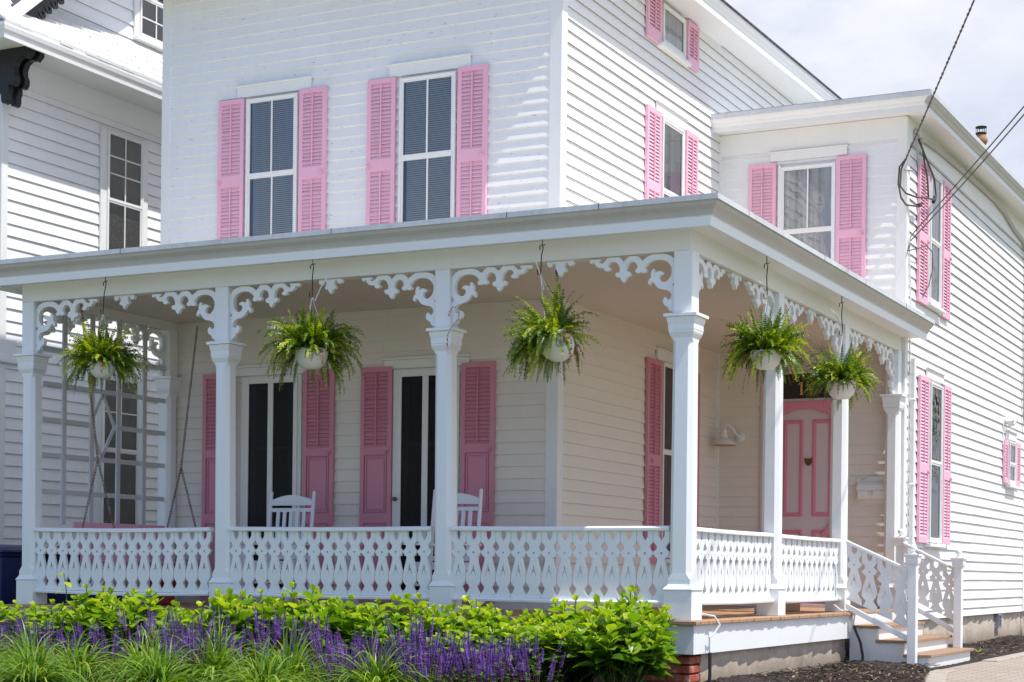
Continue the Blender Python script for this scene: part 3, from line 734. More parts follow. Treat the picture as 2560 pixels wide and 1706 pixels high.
# balusters
def picket_poly(h=.0645, z0=.145, z1=.656):
    sy = lambda y: z1 - (y-200)*(z1-z0)/1150.0
    k = h/122.0
    e = [(120,200),(120,372),(112,392),(84,425),(66,460),(66,490),(78,515),(100,538),(119,552),(119,574),(112,592),(98,612),(90,622),(96,636),(78,640),(60,650),(55,670),(60,710),(70,760),(86,830),(102,900),(113,960),(118,1010),(118,1060),(112,1085),(92,1125),(64,1165),(58,1185),(72,1225),(92,1262),(108,1285),(120,1292),(120,1350)]
    rt = [(x*k, sy(y)) for x, y in e]; lf = [(-x, z) for x, z in reversed(rt)]
    # notch at the top centre is part of the outline
    top = [(-47*k, sy(200)), (-47*k, sy(290)), (-30*k, sy(325)), (0, sy(368)), (30*k, sy(325)), (47*k, sy(290)), (47*k, sy(200))]
    outer = top + rt + lf
    hole = [(18*k*math.cos(a*PI/5), sy(575)+18*k*math.sin(a*PI/5)) for a in range(10)]
    arrow = [(0, sy(770)), (12*k, sy(830)), (24*k, sy(890)), (44*k, sy(995)), (38*k, sy(985)), (22*k, sy(930)), (8*k, sy(902)), (0, sy(896)), (-8*k, sy(902)), (-22*k, sy(930)), (-38*k, sy(985)), (-44*k, sy(995)), (-24*k, sy(890)), (-12*k, sy(830))]
    return [outer, hole, arrow]
pk = shape(picket_poly(), .026)
PM = bpy.data.meshes.new('picket'); PM.from_pydata(pk.v, [], pk.f); PM.materials.append(M_PORCH)
def railing(M, L, pitch, label=None, sag=.004):
    """local x 0..L, centred on y=0"""
    n = int(round(L/pitch)); p = L/n; s = p/.129
    r = MB(); seg = 10
    prf = [(-.036,.656),(-.040,.662),(-.040,.678),(-.030,.688),(-.012,.693),(.012,.693),(.030,.688),(.040,.678),(.040,.662),(.036,.656)]
    loops = []
    for i in range(seg+1):
        x = L*i/seg; dz = -sag*math.sin(PI*i/seg)
        loops.append([(x, a, b+dz) for a, b in prf])
    r.rings(loops)
    root = build('railing', r, M_PORCH, porch, M)
    b = MB(); loops = []
    for i in range(seg+1):
        x = L*i/seg; dz = -sag*1.5*math.sin(PI*i/seg)
        loops.append([(x, a, c+dz) for a, c in [(-.042,.116),(-.045,.130),(-.034,.145),(.034,.145),(.045,.130),(.042,.116)]])
    b.rings(loops); build('bottom_rail', b, M_PORCH, root, M)
    for i in range(n):
        x = (i+.5)*p; dz = -sag*math.sin(PI*x/L)
        link('picket', PM, root, M @ T(x, R.uniform(-.002,.002), dz) @ Matrix.Diagonal((s*.997*(1+R.uniform(-.01,0)), 1, 1, 1)))
    if label: root['label'] = label
    return root
railing(T(-6.215, .045, -.004), 1.925, .128, 'front railing left bay, below the swing', .010)
railing(T(-4.095, .045, 0), 1.935, .128, 'front railing middle bay', .006)
railing(T(-1.98, .045, 0), 1.825, .128, 'front railing right bay')
railing(T(-.048, .17, -.003) @ RZ(90), 1.87, .145, 'drive side railing nearest the corner post')
railing(T(-.048, 2.22, -.006) @ RZ(90), 1.82, .150, 'drive side railing next to the steps')
railing(T(XL+.06, .15, 0) @ RZ(90), 1.76, .145, 'left end railing')
mb = MB()
for xx in (-5.3, -3.1): mb.box(xx-.03, xx+.03, .02, .06, 0, .115)

# fretwork brackets
BR = [(105,112),(108,150),(133,175),(152,160),(158,148),(182,150),(200,195),(240,232),(285,243),(330,236),(343,262),(352,285),(378,296),(410,292),(436,275),(448,250),(440,236),(420,232),(405,218),(408,185),(430,155),(460,142),(490,139),(530,150),(568,182),(590,225),(597,265),(593,300),(580,320),(562,324),(545,312),(532,325),(525,350),(532,378),(550,395),(575,402),(600,398),(612,430),(632,458),(655,480),(678,452),(690,425),(695,398),(728,390),(752,372),(765,348),(760,318),(748,300),(730,308),(712,298),(703,275),(702,240),(712,205),(735,170),(765,148),(800,141),(832,150),(858,175),(874,205),(877,238),(865,265),(842,270),(842,300),(855,322),(880,332),(912,325),(933,312),(952,325),(985,328),(1010,316),(1026,292),(1022,270),(998,255),(998,235),(1025,195),(1060,162),(1110,135),(1165,118),(1230,115),(1290,124),(1345,150),(1385,190),(1410,245),(1418,300),(1410,355),(1390,405),(1362,445),(1330,472),(1290,480),(1255,468),(1232,440),(1225,405),(1238,372),(1265,355),(1298,350),(1288,325),(1262,305),(1225,297),(1190,308),(1165,328),(1150,305),(1152,275),(1130,258),(1108,282),(1092,322),(1088,365),(1096,400),(1070,420),(1052,455),(1048,495),(1060,520),(1076,528),(1080,502),(1095,480),(1115,475),(1135,488),(1155,518),(1180,552),(1220,582),(1270,596),(1320,602),(1365,615),(1398,645),(1415,685),(1412,722),(1395,752),(1368,766),(1345,752),(1335,728),(1322,718),(1305,728),(1288,755),(1282,795),(1292,832),(1315,858),(1340,872),(1366,884),(1368,915),(1388,942),(1420,955),(1440,975),(1450,995),(1472,995),
      (1472,880),(1460,862),(1458,840),(1472,815),(1472,570),(1428,524),(1472,460),(1472,140),(1440,90),(1400,55),(1350,32),(1300,22),(1270,14),(1110,26),(1060,48),(1000,90),(950,130),(925,95),(895,68),(862,42),(745,50),(705,85),(680,110),(655,142),(632,105),(610,85),(585,60),(400,72),(370,115),(340,148),(310,165),(280,162),(262,145),(262,128),(285,138),(292,118),(285,98),(240,100),(180,104)]
def conv(P):
    out = []
    for x, y in P:
        u = (1475-x)*.000505; v = (y-(92-.066*x))*.000453
        out.append((u, min(0, -v) - .0))
    return out
BP = conv(BR)
bk = shape([BP], .036); BM = bpy.data.meshes.new('fretwork_bracket'); BM.from_pydata(bk.v, [], bk.f); BM.materials.append(M_PORCH)
PEN = [(-.105,0),(-.112,-.014),(-.104,-.034),(-.086,-.042),(-.070,-.036),(-.066,-.020),(-.056,-.012),(-.044,-.016),(-.036,-.030),(-.038,-.048),(-.048,-.058),(-.052,-.072),(-.040,-.082),(-.024,-.080),(-.014,-.098),(0,-.118)]
PEN = PEN + [(-x, z) for x, z in reversed(PEN[:-1])]
hole_l = ell(-.0, -.0, 0, 0, 3)
pn_ = shape([PEN], .036); PNM = bpy.data.meshes.new('fretwork_pendant'); PNM.from_pydata(pn_.v, [], pn_.f); PNM.materials.append(M_PORCH)
def fretbay(a, b, M):   # a,b: clear opening along local x; beam underside z=2.70
    L = b-a; s = min(1.0, (L-.30)/1.40)
    for side in (0, 1):
        Mx = M @ (T(a, 0, 2.70) if side == 0 else T(b, 0, 2.70) @ Matrix.Diagonal((-1,1,1,1))) @ Matrix.Diagonal((s,1,1,1))
        link('fretwork_bracket', BM, porch, Mx)
    link('fretwork_pendant', PNM, porch, M @ T((a+b)/2, 0, 2.699) @ Matrix.Diagonal((s,1,1,1)))
fretbay(-6.235, -4.252, T(0, .055, 0)); fretbay(-4.122, -2.138, T(0, .055, 0)); fretbay(-2.006, -.134, T(0, .055, 0))
SX = T(-.055, 0, 0) @ RZ(90)
fretbay(.147, 2.064, SX); fretbay(2.196, 4.064, SX); fretbay(4.196, 6.04, SX)
fretbay(.14, 1.93, T(XL+.06, 0, 0) @ RZ(90))

# trellis hung at the left end
tr = thing('trellis', 'grey wooden garden trellis with a diamond, hung in the left end of the porch', 'trellis', T(XL, 1.0, .72))
Mt = T(XL+.06, 0, 0) @ RZ(90)
mb = MB()
for a, zb in ((.42, .727), (.80, .40), (1.18, .40), (1.565, .40)): mb.box(a, a+.058, -.055, -.038, zb, 2.70)
for zc in (2.315, 1.995, 1.352, 1.022): mb.box(.19, 1.95, -.037, -.022, zc-.022, zc+.022)
mb.box(.19, .86, -.037, -.022, 1.65, 1.694); mb.box(1.18, 1.95, -.037, -.022, 1.65, 1.694)
def bar(mb, p, q, w, y0, y1):
    p = Vector(p); q = Vector(q); t = (q-p).normalized(); n = Vector((-t.y, t.x))*w/2
    pts = [p+n, p-n, q-n, q+n]; mb.hexa([(a.x, y0, a.y) for a in pts] + [(a.x, y1, a.y) for a in pts])
build('lattice', mb, M_GREYP, tr, Mt, bev=.002)
mb = MB()
for p, q in (((1.02,1.975),(.84,1.675)), ((1.02,1.975),(1.19,1.675)), ((.84,1.675),(1.01,1.375)), ((1.19,1.675),(1.01,1.375))): bar(mb, p, q, .036, -.0215, -.008)
build('diamond', mb, M_GREYP, tr, Mt, bev=.002)

# ------------------------------------------------------------------ STEPS
steps = thing('porch_steps', 'brown wooden steps with white cut-out handrails at the drive side of the porch', 'steps', T(.4, 4.9, GZ))
for i, (x1, z) in enumerate(((.385, -.120), (.640, -.250), (.860, -.375))):
    mb = MB(); x0 = (.125 if i == 0 else (.385, .640)[i-1]-.045)
    n = 3; 
    for k in range(n):
        a = x0 + (x1-x0)*k/n; b = x0 + (x1-x0)*(k+1)/n - .003
        ya = 4.02 + (0 if i == 0 else (.0, .0, .0)[i]); mb.box(a, b, 3.99+R.uniform(-.004,.004), 5.86+R.uniform(-.004,.004), z-.026, z)
    build('tread', mb, M_STEP, steps, None, bev=.003)
for i, (x1, zt, zb) in enumerate(((.10, -.029, -.146), (.355, -.147, -.276), (.605, -.277, -.401), (.825, -.402, -.53))):
    mb = MB(); mb.box(x1-.02, x1, 4.045, 5.82, zb, zt); build('riser', mb, M_TRIM, steps)
for yy in (4.025, 5.80):
    mb = MB(); P = [(.09,-.03),(.09,-.56),(.824,-.56),(.824,-.4015),(.6045,-.4015),(.6045,-.2765),(.3545,-.2765),(.3545,-.1465),(.12,-.1465),(.12,-.03)]
    s_ = shape([P], .022); build('stringer', s_, M_TRIM, steps, T(0, yy, 0))
def newel(x, y, z0, zt, h=.05):
    mb = MB(); mb.box(x-h, x+h, y-h, y+h, z0, zt-.10); r = build('newel_post', mb, M_PORCH, steps, None, bev=.004)
    mb = MB(); c = (x, y)
    mb.rings([sq(h+.004, zt-.099, x, y), sq(h+.014, zt-.085, x, y), sq(h+.018, zt-.06, x, y), sq(h+.018, zt-.03, x, y), sq(h+.030, zt-.015, x, y), sq(h+.030, zt, x, y)])
    build('cap', mb, M_PORCH, r, None, bev=.002)
    mb = MB(); mb.lathe([(.032,0),(.032,.006),(.018,.014),(.013,.022),(.018,.028),(.029,.040),(.033,.056),(.030,.072),(.018,.084),(0,.088)], 16, (x, y, zt)); build('ball_finial', mb, M_PORCH, r)
newel(.695, 3.935, -.56, .545, .040); newel(.705, 5.80, -.376, .535, .040); newel(.085, 5.92, 0.0, .745, .040)
def steprail(y, x0, z0, x1, z1, zb0, zb1, n):
    def inc(za, zb, w, hy):
        mb = MB(); mb.hexa([(x0,y-hy,za-w),(x1,y-hy,zb-w),(x1,y+hy,zb-w),(x0,y+hy,za-w),(x0,y-hy,za),(x1,y-hy,zb),(x1,y+hy,zb),(x0,y+hy,za)]); return mb
    h = build('handrail', inc(z0, z1, .032, .030), M_PORCH, steps, None, bev=.004)
    build('bottom_rail', inc(zb0, zb1, .055, .022), M_PORCH, steps, None, bev=.003)
    L = x1-x0; p = L/n; sl = (z1-z0)/L
    for k in range(n):
        xc = x0 + (k+.5)*p; dz = z0 - .03 - .656 + sl*(xc-x0)
        P = picket_poly(p/2*.985, .145-.0, .656); P2 = []
        for loop in P:
            P2.append([(x, z + (sl*x if (z > .645 or z < .16) else 0)) for x, z in loop])
        s_ = shape(P2, .02); build('picket', s_, M_PORCH, steps, T(xc, y, dz))
steprail(3.935, .075, .672, .655, .412, .088, -.205, 4)
steprail(5.86, .13, .695, .665, .430, .12, -.185, 4)

# ------------------------------------------------------------------ things on and around the porch
def rocker(label, M, grp='white rocking chairs on the porch'):
    t = thing('rocking_chair', label, 'chair', M, grp)
    def B(name, mb, bev=.002): return build(name, mb, M_CHAIR, t, M, bev=bev)
    # local: faces -y, origin on floor under the seat centre
    tb = RX(0)
    for sx in (-.265, .265):
        mb = MB(); mb.tube([(sx, .20, .08), (sx, .205, .36), (sx*1.0, .245, .75), (sx, .285, 1.045), (sx, .287, 1.055)], [.017,.020,.020,.018,.010], 10); B('back_post', mb, 0)
        mb = MB(); mb.tube([(sx, -.20, .07), (sx, -.20, .56)], .018, 10); B('front_leg', mb, 0)
        mb = MB(); mb.box(sx-.035, sx+.035, -.26, .24, .56, .58); B('armrest', mb)
        mb = MB(); pts = [(sx, -.40+.85*i/12, .02 + .11*((i/12-.48)*2)**2) for i in range(13)]
        for i in range(12):
            (x, a, za), (_, b, zb) = pts[i], pts[i+1]; mb.hexa([(x-.014,a,za-.02),(x+.014,a,za-.02),(x+.014,b,zb-.02),(x-.014,b,zb-.02),(x-.014,a,za+.025),(x+.014,a,za+.025),(x+.014,b,zb+.025),(x-.014,b,zb+.025)])
        B('rocker', mb, 0)
    P = [(-.25, .925)] + [(-.25+.5*i/14, .975+.045*math.sin(PI*i/14)) for i in range(15)] + [(.25, .925)]
    s_ = shape([P], .02); build('crest_rail', s_, M_CHAIR, t, M @ T(0, .276, 0))
    mb = MB(); mb.box(-.25, .25, .252, .270, .865, .90); B('top_rail', mb)
    mb = MB(); mb.box(-.25, .25, .205, .225, .43, .47); B('lower_rail', mb)
    for k in range(5):
        x = -.16+.08*k; mb = MB(); mb.hexa([(x-.019,.208,.46),(x+.019,.208,.46),(x+.019,.222,.46),(x-.019,.222,.46),(x-.019,.254,.87),(x+.019,.254,.87),(x+.019,.268,.87),(x-.019,.268,.87)]); B('slat', mb, 0)
    mb = MB()
    for k in range(7): mb.box(-.25, .25, -.23+.062*k, -.178+.062*k, .40, .415)
    mb.box(-.25, .25, -.235, -.215, .35, .40); mb.box(-.25,-.23,-.21,.20,.35,.40); mb.box(.23,.25,-.21,.20,.35,.40); B('seat', mb)
    mb = MB(); mb.tube([(-.26,-.20,.22),(.26,-.20,.22)], .012, 8); B('stretcher', mb, 0); mb = MB(); mb.tube([(-.26,.20,.24),(.26,.20,.24)], .012, 8); B('stretcher', mb, 0)
    return t
rocker('white rocking chair in front of the left screen door', T(-4.38, 1.13, 0.0) @ RZ(1) @ Matrix.Diagonal((.87,.92,1,1)))
rocker('white rocking chair partly hidden behind the third porch post', T(-2.665, 1.13, 0.0) @ RZ(0) @ Matrix.Diagonal((.86,.92,1,1)))

# pink swing
sw = thing('porch_swing', 'pink slatted porch swing hanging on rusty chains at the left end', 'swing', T(-5.85, 1.05, .35))
Ms = T(-5.85, 1.05, .0) @ RZ(90)      # local x along the bench (towards house), faces +X => local -y
mb = MB(); mb.box(-.66, .66, .235, .262, .665, .752); mb.box(-.64, .64, .150, .172, .40, .45); 
bk_ = build('backrest', mb, M_PINK, sw, Ms, bev=.004)
for k in range(15):
    x = -.60 + 1.2*k/14; mb = MB(); mb.hexa([(x-.022,.160,.42),(x+.022,.160,.42),(x+.022,.176,.42),(x-.022,.176,.42),(x-.022,.238,.70),(x+.022,.238,.70),(x+.022,.252,.70),(x-.022,.252,.70)]); build('back_slat', mb, M_PINK, bk_, Ms)
mb = MB()
for k in range(7): mb.box(-.64, .64, -.26+.062*k, -.208+.062*k, .385, .403)
for x in (-.62, 0, .60): mb.box(x, x+.03, -.26, .19, .34, .384)
build('seat', mb, M_PINK, sw, Ms, bev=.003)
for sx in (-.65, .61):
    mb = MB(); mb.box(sx, sx+.045, -.28, .20, .60, .622); mb.box(sx+.005, sx+.035, -.25, -.215, .36, .60); mb.box(sx+.005, sx+.035, .14, .17, .36, .60); build('armrest', mb, M_PINK, sw, Ms, bev=.003)
def chain(mb, p, q, lk=.040, r=.0033):
    p = Vector(p); q = Vector(q); L = (q-p).length; n = int(L/(lk*.72)); t = (q-p).normalized()
    a = t.cross(Vector((0,1,.1))).normalized(); b = t.cross(a)
    for i in range(n):
        c = p + t*((i+.5)*L/n); s_ = a if i % 2 else b; w = .009; h = lk/2
        mb.tube([c+t*h*.6+s_*w, c+t*h, c+t*h*.6-s_*w, c-t*h*.6-s_*w, c-t*h, c-t*h*.6+s_*w, c+t*h*.6+s_*w], r, 5, cap=False)
for sgn, yy, yt in ((-1, .42, .17), (1, 1.63, 1.86)):
    mb = MB(); k_ = (-5.84, yy, 1.31); chain(mb, (-5.84, yt, 2.70), k_); chain(mb, k_, (-5.62, yy, .61)); chain(mb, k_, (-6.03, yy, .61)); build('chain', mb, M_RUST, sw)

# mailbox
mbx = thing('mailbox', 'ornate white metal mailbox with scalloped back plate beside the front door', 'mailbox', T(-.28, YW, 1.12))
Mm = FR(-.278, YW)
P = [(-.19,1.135),(-.185,1.35),(-.18,1.375),(-.165,1.378),(-.12,1.355),(-.08,1.372),(-.05,1.395),(0,1.392),(.05,1.395),(.08,1.372),(.12,1.355),(.165,1.378),(.18,1.375),(.185,1.35),(.19,1.135),(.175,1.118),(.13,1.128),(.10,1.115),(.05,1.108),(0,1.118),(-.05,1.108),(-.10,1.115),(-.13,1.128),(-.175,1.118)]
build('back_plate', shape([P], .008), M_WHITEP, mbx, Mm @ T(0, -.018, 0), bev=.002)
mb = MB(); pr = [(-.022,1.145),(-.075,1.15),(-.098,1.18),(-.100,1.24),(-.085,1.29),(-.055,1.318),(-.022,1.325)]
mb.rings([[(x, a, b) for a, b in pr] for x in (-.155, -.150, .150, .155)]); build('box', mb, M_WHITEP, mbx, Mm, bev=.003)
mb = MB(); pr = [(-.022,1.328),(-.060,1.322),(-.092,1.292),(-.106,1.245),(-.111,1.243),(-.098,1.298),(-.064,1.330),(-.022,1.336)]
mb.rings([[(x, a, b) for a, b in pr] for x in (-.165, .165)]); build('lid', mb, M_WHITEP, mbx, Mm, bev=.002)
mb = MB()
for dx, dz in ((-.018,.012),(.018,.012),(-.015,-.012),(.015,-.012)): mb.lathe([(0,-.012),(.010,-.008),(.014,0),(.010,.008),(0,.012)], 10, (dx, -.108, 1.222+dz))
build('ornament', mb, M_WHITEP, mbx, Mm)
# wall lamp
lm = thing('wall_lamp', 'white gooseneck barn lamp on the shaded wall left of the front door', 'lamp', T(-1.766, YW, 1.84))
mb = MB(); mb.M = T(-1.766, YW-.012, 1.845) @ RX(90); mb.lathe([(.055,0),(.055,.01),(.04,.02),(.015,.03),(0,.03)], 20); mb.M = None; build('wall_plate', mb, M_WHITEP, lm)
mb = MB(); mb.tube([(-1.766,YW-.03,1.845),(-1.775,YW-.10,1.86),(-1.80,YW-.17,1.93),(-1.835,YW-.22,1.965),(-1.865,YW-.235,1.955),(-1.872,YW-.235,1.90)], .009, 8); build('gooseneck', mb, M_WHITEP, lm)
mb = MB(); mb.lathe([(.128,1.742),(.124,1.748),(.115,1.772),(.085,1.802),(.050,1.820),(.034,1.830),(.032,1.868),(.024,1.876),(.022,1.905),(.0,1.91)], 24, (-1.872, YW-.235, 0)); sh = build('shade', mb, M_WHITEP, lm)
mb = MB(); mb.lathe([(.129,1.741),(.1295,1.746),(.127,1.749)], 24, (-1.872, YW-.235, 0)); build('rim', mb, M_LAMPIN, sh)
# loose plank on the deck, near the steps
mb = MB(); mb.box(-.42, -.38, 2.75, 3.98, 0.001, .085); tag(build('wooden_plank', mb, M_PLANK, None, T(0,0,0), bev=.004), 'new timber plank lying on the deck behind the drive side railing', 'plank')
# striped cord tied at the third post
mb = MB(); mb.tube([(-2.000,-.02,2.32),(-1.985,-.03,2.36),(-1.955,-.035,2.392),(-1.935,-.02,2.395),(-1.915,.0,2.36),(-1.918,-.01,2.30),(-1.93,-.09,2.235),(-1.945,-.13,2.16),(-1.965,-.10,2.09),(-1.985,-.05,2.05)], .0055, 8)
tag(build('striped_cord', mb, M_STRIPE), 'red and white twisted cord wrapped round the third post capital', 'cord')
# blue bins and red pail beyond the left end
def bin_(x, y, l, s=1.0):
    t = thing('wheelie_bin', l, 'bin', T(x, y, GZ), 'blue bins beside the porch')
    mb = MB(); mb.rings([sq(.24*s, GZ+.05, x, y), sq(.28*s, GZ+.55, x, y), sq(.31*s, GZ+.93, x, y), sq(.33*s, GZ+.935, x, y), sq(.33*s, GZ+.96, x, y)]); build('body', mb, M_BLUE, t, None, bev=.02)
    mb = MB(); mb.rings([sq(.34*s, GZ+.962, x, y), sq(.345*s, GZ+.985, x, y), sq(.30*s, GZ+1.03, x, y), sq(.20*s, GZ+1.045, x, y)]); build('lid', mb, M_BLUE, t, None, bev=.01)
    for sy in (-.2, .2):
        mb = MB(); mb.M = T(x+.22*s, y+sy*s, GZ+.09) @ RX(90); mb.lathe([(.09,-.02),(.09,.02)], 18); build('wheel', mb, M_BLACKR, t)
bin_(-7.35, .80, 'blue wheeled bin left of the porch corner'); bin_(-6.95, 1.55, 'second blue wheeled bin seen through the left railing', .95)
mb = MB(); mb.lathe([(.09,0.001),(.12,.22),(.125,.225),(.125,.24),(.112,.24),(.105,.02),(0,.015)], 20, (-5.35, .75, 0)); mb.tube([(-5.475,.75,.22),(-5.45,.75,.33),(-5.35,.75,.37),(-5.25,.75,.33),(-5.225,.75,.22)], .004, 5)
tag(build('pail', mb, M_RED), 'dark red pail standing on the deck behind the left railing', 'pail')

# rain pipe, conduit, cables
mb = MB(); mb.box(XW+.024, XW+.075, 6.40, 6.46, -.3, 2.66); 
for zz in (2.2, 1.3, .4): mb.box(XW+.021, XW+.080, 6.39, 6.47, zz, zz+.025)
build('downspout', mb, M_TRIM, house, None, bev=.006)
mb = MB(); cp = [(6.62,5.02),(6.9,5.06),(7.6,5.10),(8.6,5.13),(9.6,5.15),(10.6,5.16),(11.3,5.13),(12.0,5.03),(12.6,5.0),(12.85,4.9),(12.9,4.6),(12.87,4.1),(12.86,3.4),(12.88,2.6),(12.95,2.45)]
mb.tube([(XW+.05, a, b) for a, b in cp], .026, 8); build('conduit', mb, M_PIPE, house)
mb = MB(); mb.tube([(XW+.05, 13.22, 5.1), (XW+.05, 13.22, -.3)], .045, 10); build('downspout', mb, M_TRIM, house)
def twist(pts, r, sep, turns):
    out = [[], []]; pts = [Vector(p) for p in pts]; n = 160
    def at(t):
        f = t*(len(pts)-1); i = min(int(f), len(pts)-2); return pts[i].lerp(pts[i+1], f-i)
    mb = MB()
    for ph in (0, PI):
        q = []
        for i in range(n+1):
            t = i/n; p = at(t); d = (at(min(1,t+.01))-at(max(0,t-.01))).normalized(); a = d.cross(Vector((0,0,1))).normalized(); b = d.cross(a)
            w = 2*PI*turns*t + ph; q.append(p + (a*math.cos(w)+b*math.sin(w))*sep)
        mb.tube(q, r, 5, cap=False)
    return mb
def sagline(p, q, s, n=14):
    p = Vector(p); q = Vector(q); return [tuple(p.lerp(q, i/n) - Vector((0,0,s*4*(i/n)*(1-i/n)))) for i in range(n+1)]
A0 = (.04, 6.12, 4.70)
cab = thing('service_cable', 'twisted black power cable running up from the wing corner to the street', 'cable', T(*A0))
build('drop_cable', twist(sagline(A0, (4.48, -2.9, 7.62), .04), .0065, .0070, 60), M_ROPE, cab)
mb = MB()
mb.tube([A0, (-.02,6.10,4.62), (-.03,6.1,4.45), (0,6.1,4.30), (.04,6.15,4.23), (.10,6.3,4.24), (.10,6.5,4.28)], .010, 6)
mb.tube([A0, (.0,6.10,4.60), (-.01,6.1,4.42), (.05,6.1,4.34), (.12,6.3,4.33), (.14,6.7,4.40), (.12,7.1,4.46), (.10,7.25,4.55), (.09,7.2,4.72), (.08,6.9,4.85), (.07,6.75,4.93), (.06,6.60,5.02)], .010, 6)
mb.tube([(.10,6.9,4.44), (.10,6.85,4.62), (.09,6.75,4.78), (.08,6.70,4.92), (.06,6.62,5.0)], .010, 6)
build('cable_loop', mb, M_ROPE, cab)
mb = MB(); mb.tube([(.05,6.62,5.06),(.05,6.50,5.10),(.06,6.42,5.06),(.07,6.50,4.90),(.06,6.60,4.75)], .016, 7); mb.tube([(.02,6.16,4.60),(.06,6.30,4.62)], .012, 6); build('weatherhead', mb, M_PIPE, cab)
mb = MB(); mb.tube([(.10,6.42,4.27),(.10,6.54,4.30)], .022, 7); build('connector', mb, M_BLACKR, cab); mb = MB(); mb.tube([(.13,7.0,4.42),(.12,7.12,4.50)], .022, 7); build('connector', mb, M_BLACKR, cab)
c2 = thing('telephone_cables', 'pair of thin cables reaching the wing side wall below the twisted cable', 'cable', T(.05, 6.3, 4.0))
mb = MB(); mb.tube(sagline((.08, 6.36, 3.98), (3.86, .6, 5.50), .05), .007, 5); mb.tube(sagline((.06, 6.30, 3.88), (3.80, .6, 5.40), .08), .007, 5)
mb.tube([(.08,6.36,3.98),(.05,6.32,3.92),(.05,6.26,3.80),(.05,6.22,3.76),(.10,6.45,3.82),(.12,6.75,3.90),(.12,7.0,3.88),(.11,7.08,3.70),(.10,6.95,3.50),(.06,6.78,3.33)], .006, 5)
build('drop_cable', mb, M_ROPE, c2)
mb = MB(); mb.tube([(.055,6.27,3.9),(.052,6.30,3.5),(.055,6.34,3.1),(.05,6.33,2.7),(.05,6.33,1.2),(.05,6.32,.1)], .006, 5); mb.tube([(.055,6.29,3.7),(.052,6.38,3.2),(.055,6.38,2.7),(.05,6.37,2.2)], .005, 5); build('wall_cable', mb, M_CORDW, c2)
# white cords dropping into black pipes at both ends of the deck
def cord(l, pts, pipe):
    t = thing('garden_cord', l, 'cord', T(*pipe[-1])); mb = MB(); mb.tube(pts, .0075, 7); build('white_cable', mb, M_CORDW, t); mb = MB(); mb.tube(pipe, .013, 8); build('black_pipe', mb, M_BLACKR, t)
cord('white cord dropping over the deck edge by the corner post into a black pipe', [(-.02,.20,.02),(.06,.18,.045),(.14,.20,.03),(.175,.22,-.03),(.15,.18,-.09),(.125,.14,-.12),(.12,.15,-.18),(.12,.16,-.245)], [(.12,.16,-.235),(.122,.16,-.26),(.125,.155,-.40),(.115,.15,-.56)])
cord('white cord by the steps post running into a black pipe', [(-.02,3.86,.07),(.03,3.90,.02),(.11,3.96,.004),(.145,3.98,-.03),(.14,3.96,-.09),(.14,3.97,-.13)], [(.14,3.965,-.125),(.16,3.96,-.17),(.21,3.95,-.28),(.235,3.94,-.40),(.24,3.93,-.52)])

# ------------------------------------------------------------------ NEIGHBOUR HOUSE
XN = -8.6
nb = thing('neighbour_house', 'white clapboard neighbouring house with black bargeboard at the left edge', 'house', T(-10, 5, GZ))
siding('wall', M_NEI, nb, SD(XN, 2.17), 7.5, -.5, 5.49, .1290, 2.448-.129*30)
mb = MB(); mb.box(XN-.10, XN+.018, 2.07, 2.169, -.5, 5.76); mb.box(XN-3, XN-.1, 2.085, 2.2, -.5, 5.76); build('corner_board', mb, M_TRIM, nb, None, bev=.004)
mb = MB(); mb.box(XN-.02, XN+.016, 2.17, 9.7, 5.492, 5.77); build('frieze_board', mb, M_TRIM, nb)
prof = [(0, 5.77), (.53, 5.765), (.535, 5.722), (.565, 5.718), (.57, 5.78), (.59, 5.80), (.60, 5.84), (.60, 5.872), (0, 5.90)]
build('eave', mitre([(XN-3.5, 2.07), (XN, 2.07), (XN, 9.7)], prof), M_TRIM, nb)
# shingled skirt roof in courses
mb = MB(); nC = 6
for k in range(nC):
    t0 = k/nC; t1 = (k+1)/nC; xa = -8.0-.9*t0; xb = -8.0-.9*t1; za = 5.874+.76*t0; zb = 5.874+.76*t1; y = 1.48+.45*t0
    seg = 40; L = 9.6-y
    for i in range(seg):
        a = y+L*i/seg; b = y+L*(i+1)/seg-.003; j = R.uniform(-.006, .004)
        mb.hexa([(xa+.006+j,a,za-.002),(xa+.006+j,b,za-.002),(xb,b,zb-.01),(xb,a,zb-.01),(xa+.008+j,a,za+.024+R.uniform(0,.008)),(xa+.008+j,b,za+.024+R.uniform(0,.008)),(xb,b,zb+.006),(xb,a,zb+.006)])
build('skirt_roof', mb, paint('white_shingle', (.74,.74,.73), .7, .2, chips=.6), nb)
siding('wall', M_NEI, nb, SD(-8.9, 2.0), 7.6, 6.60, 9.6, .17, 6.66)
# window in the upper wall
window(nb, SD(-8.9, 4.72), .62, 6.72, 7.55, 7.22, 'none', casing=.09, lowmun=True, grid=(6.97, 7.36), label='upper gable window of the neighbour')
window(nb, SD(XN, 3.80), .64, 3.70, 5.36, 4.57, 'film', casing=.10, grid=(5.07, 4.87), lowmun=True, label='side window of the neighbour above the porch roof')
window(nb, SD(XN, 3.76), .66, .30, 2.54, 1.70, 'none', casing=.10, grid=(2.13,), lowmun=False, label='side window of the neighbour seen through the porch trellis')
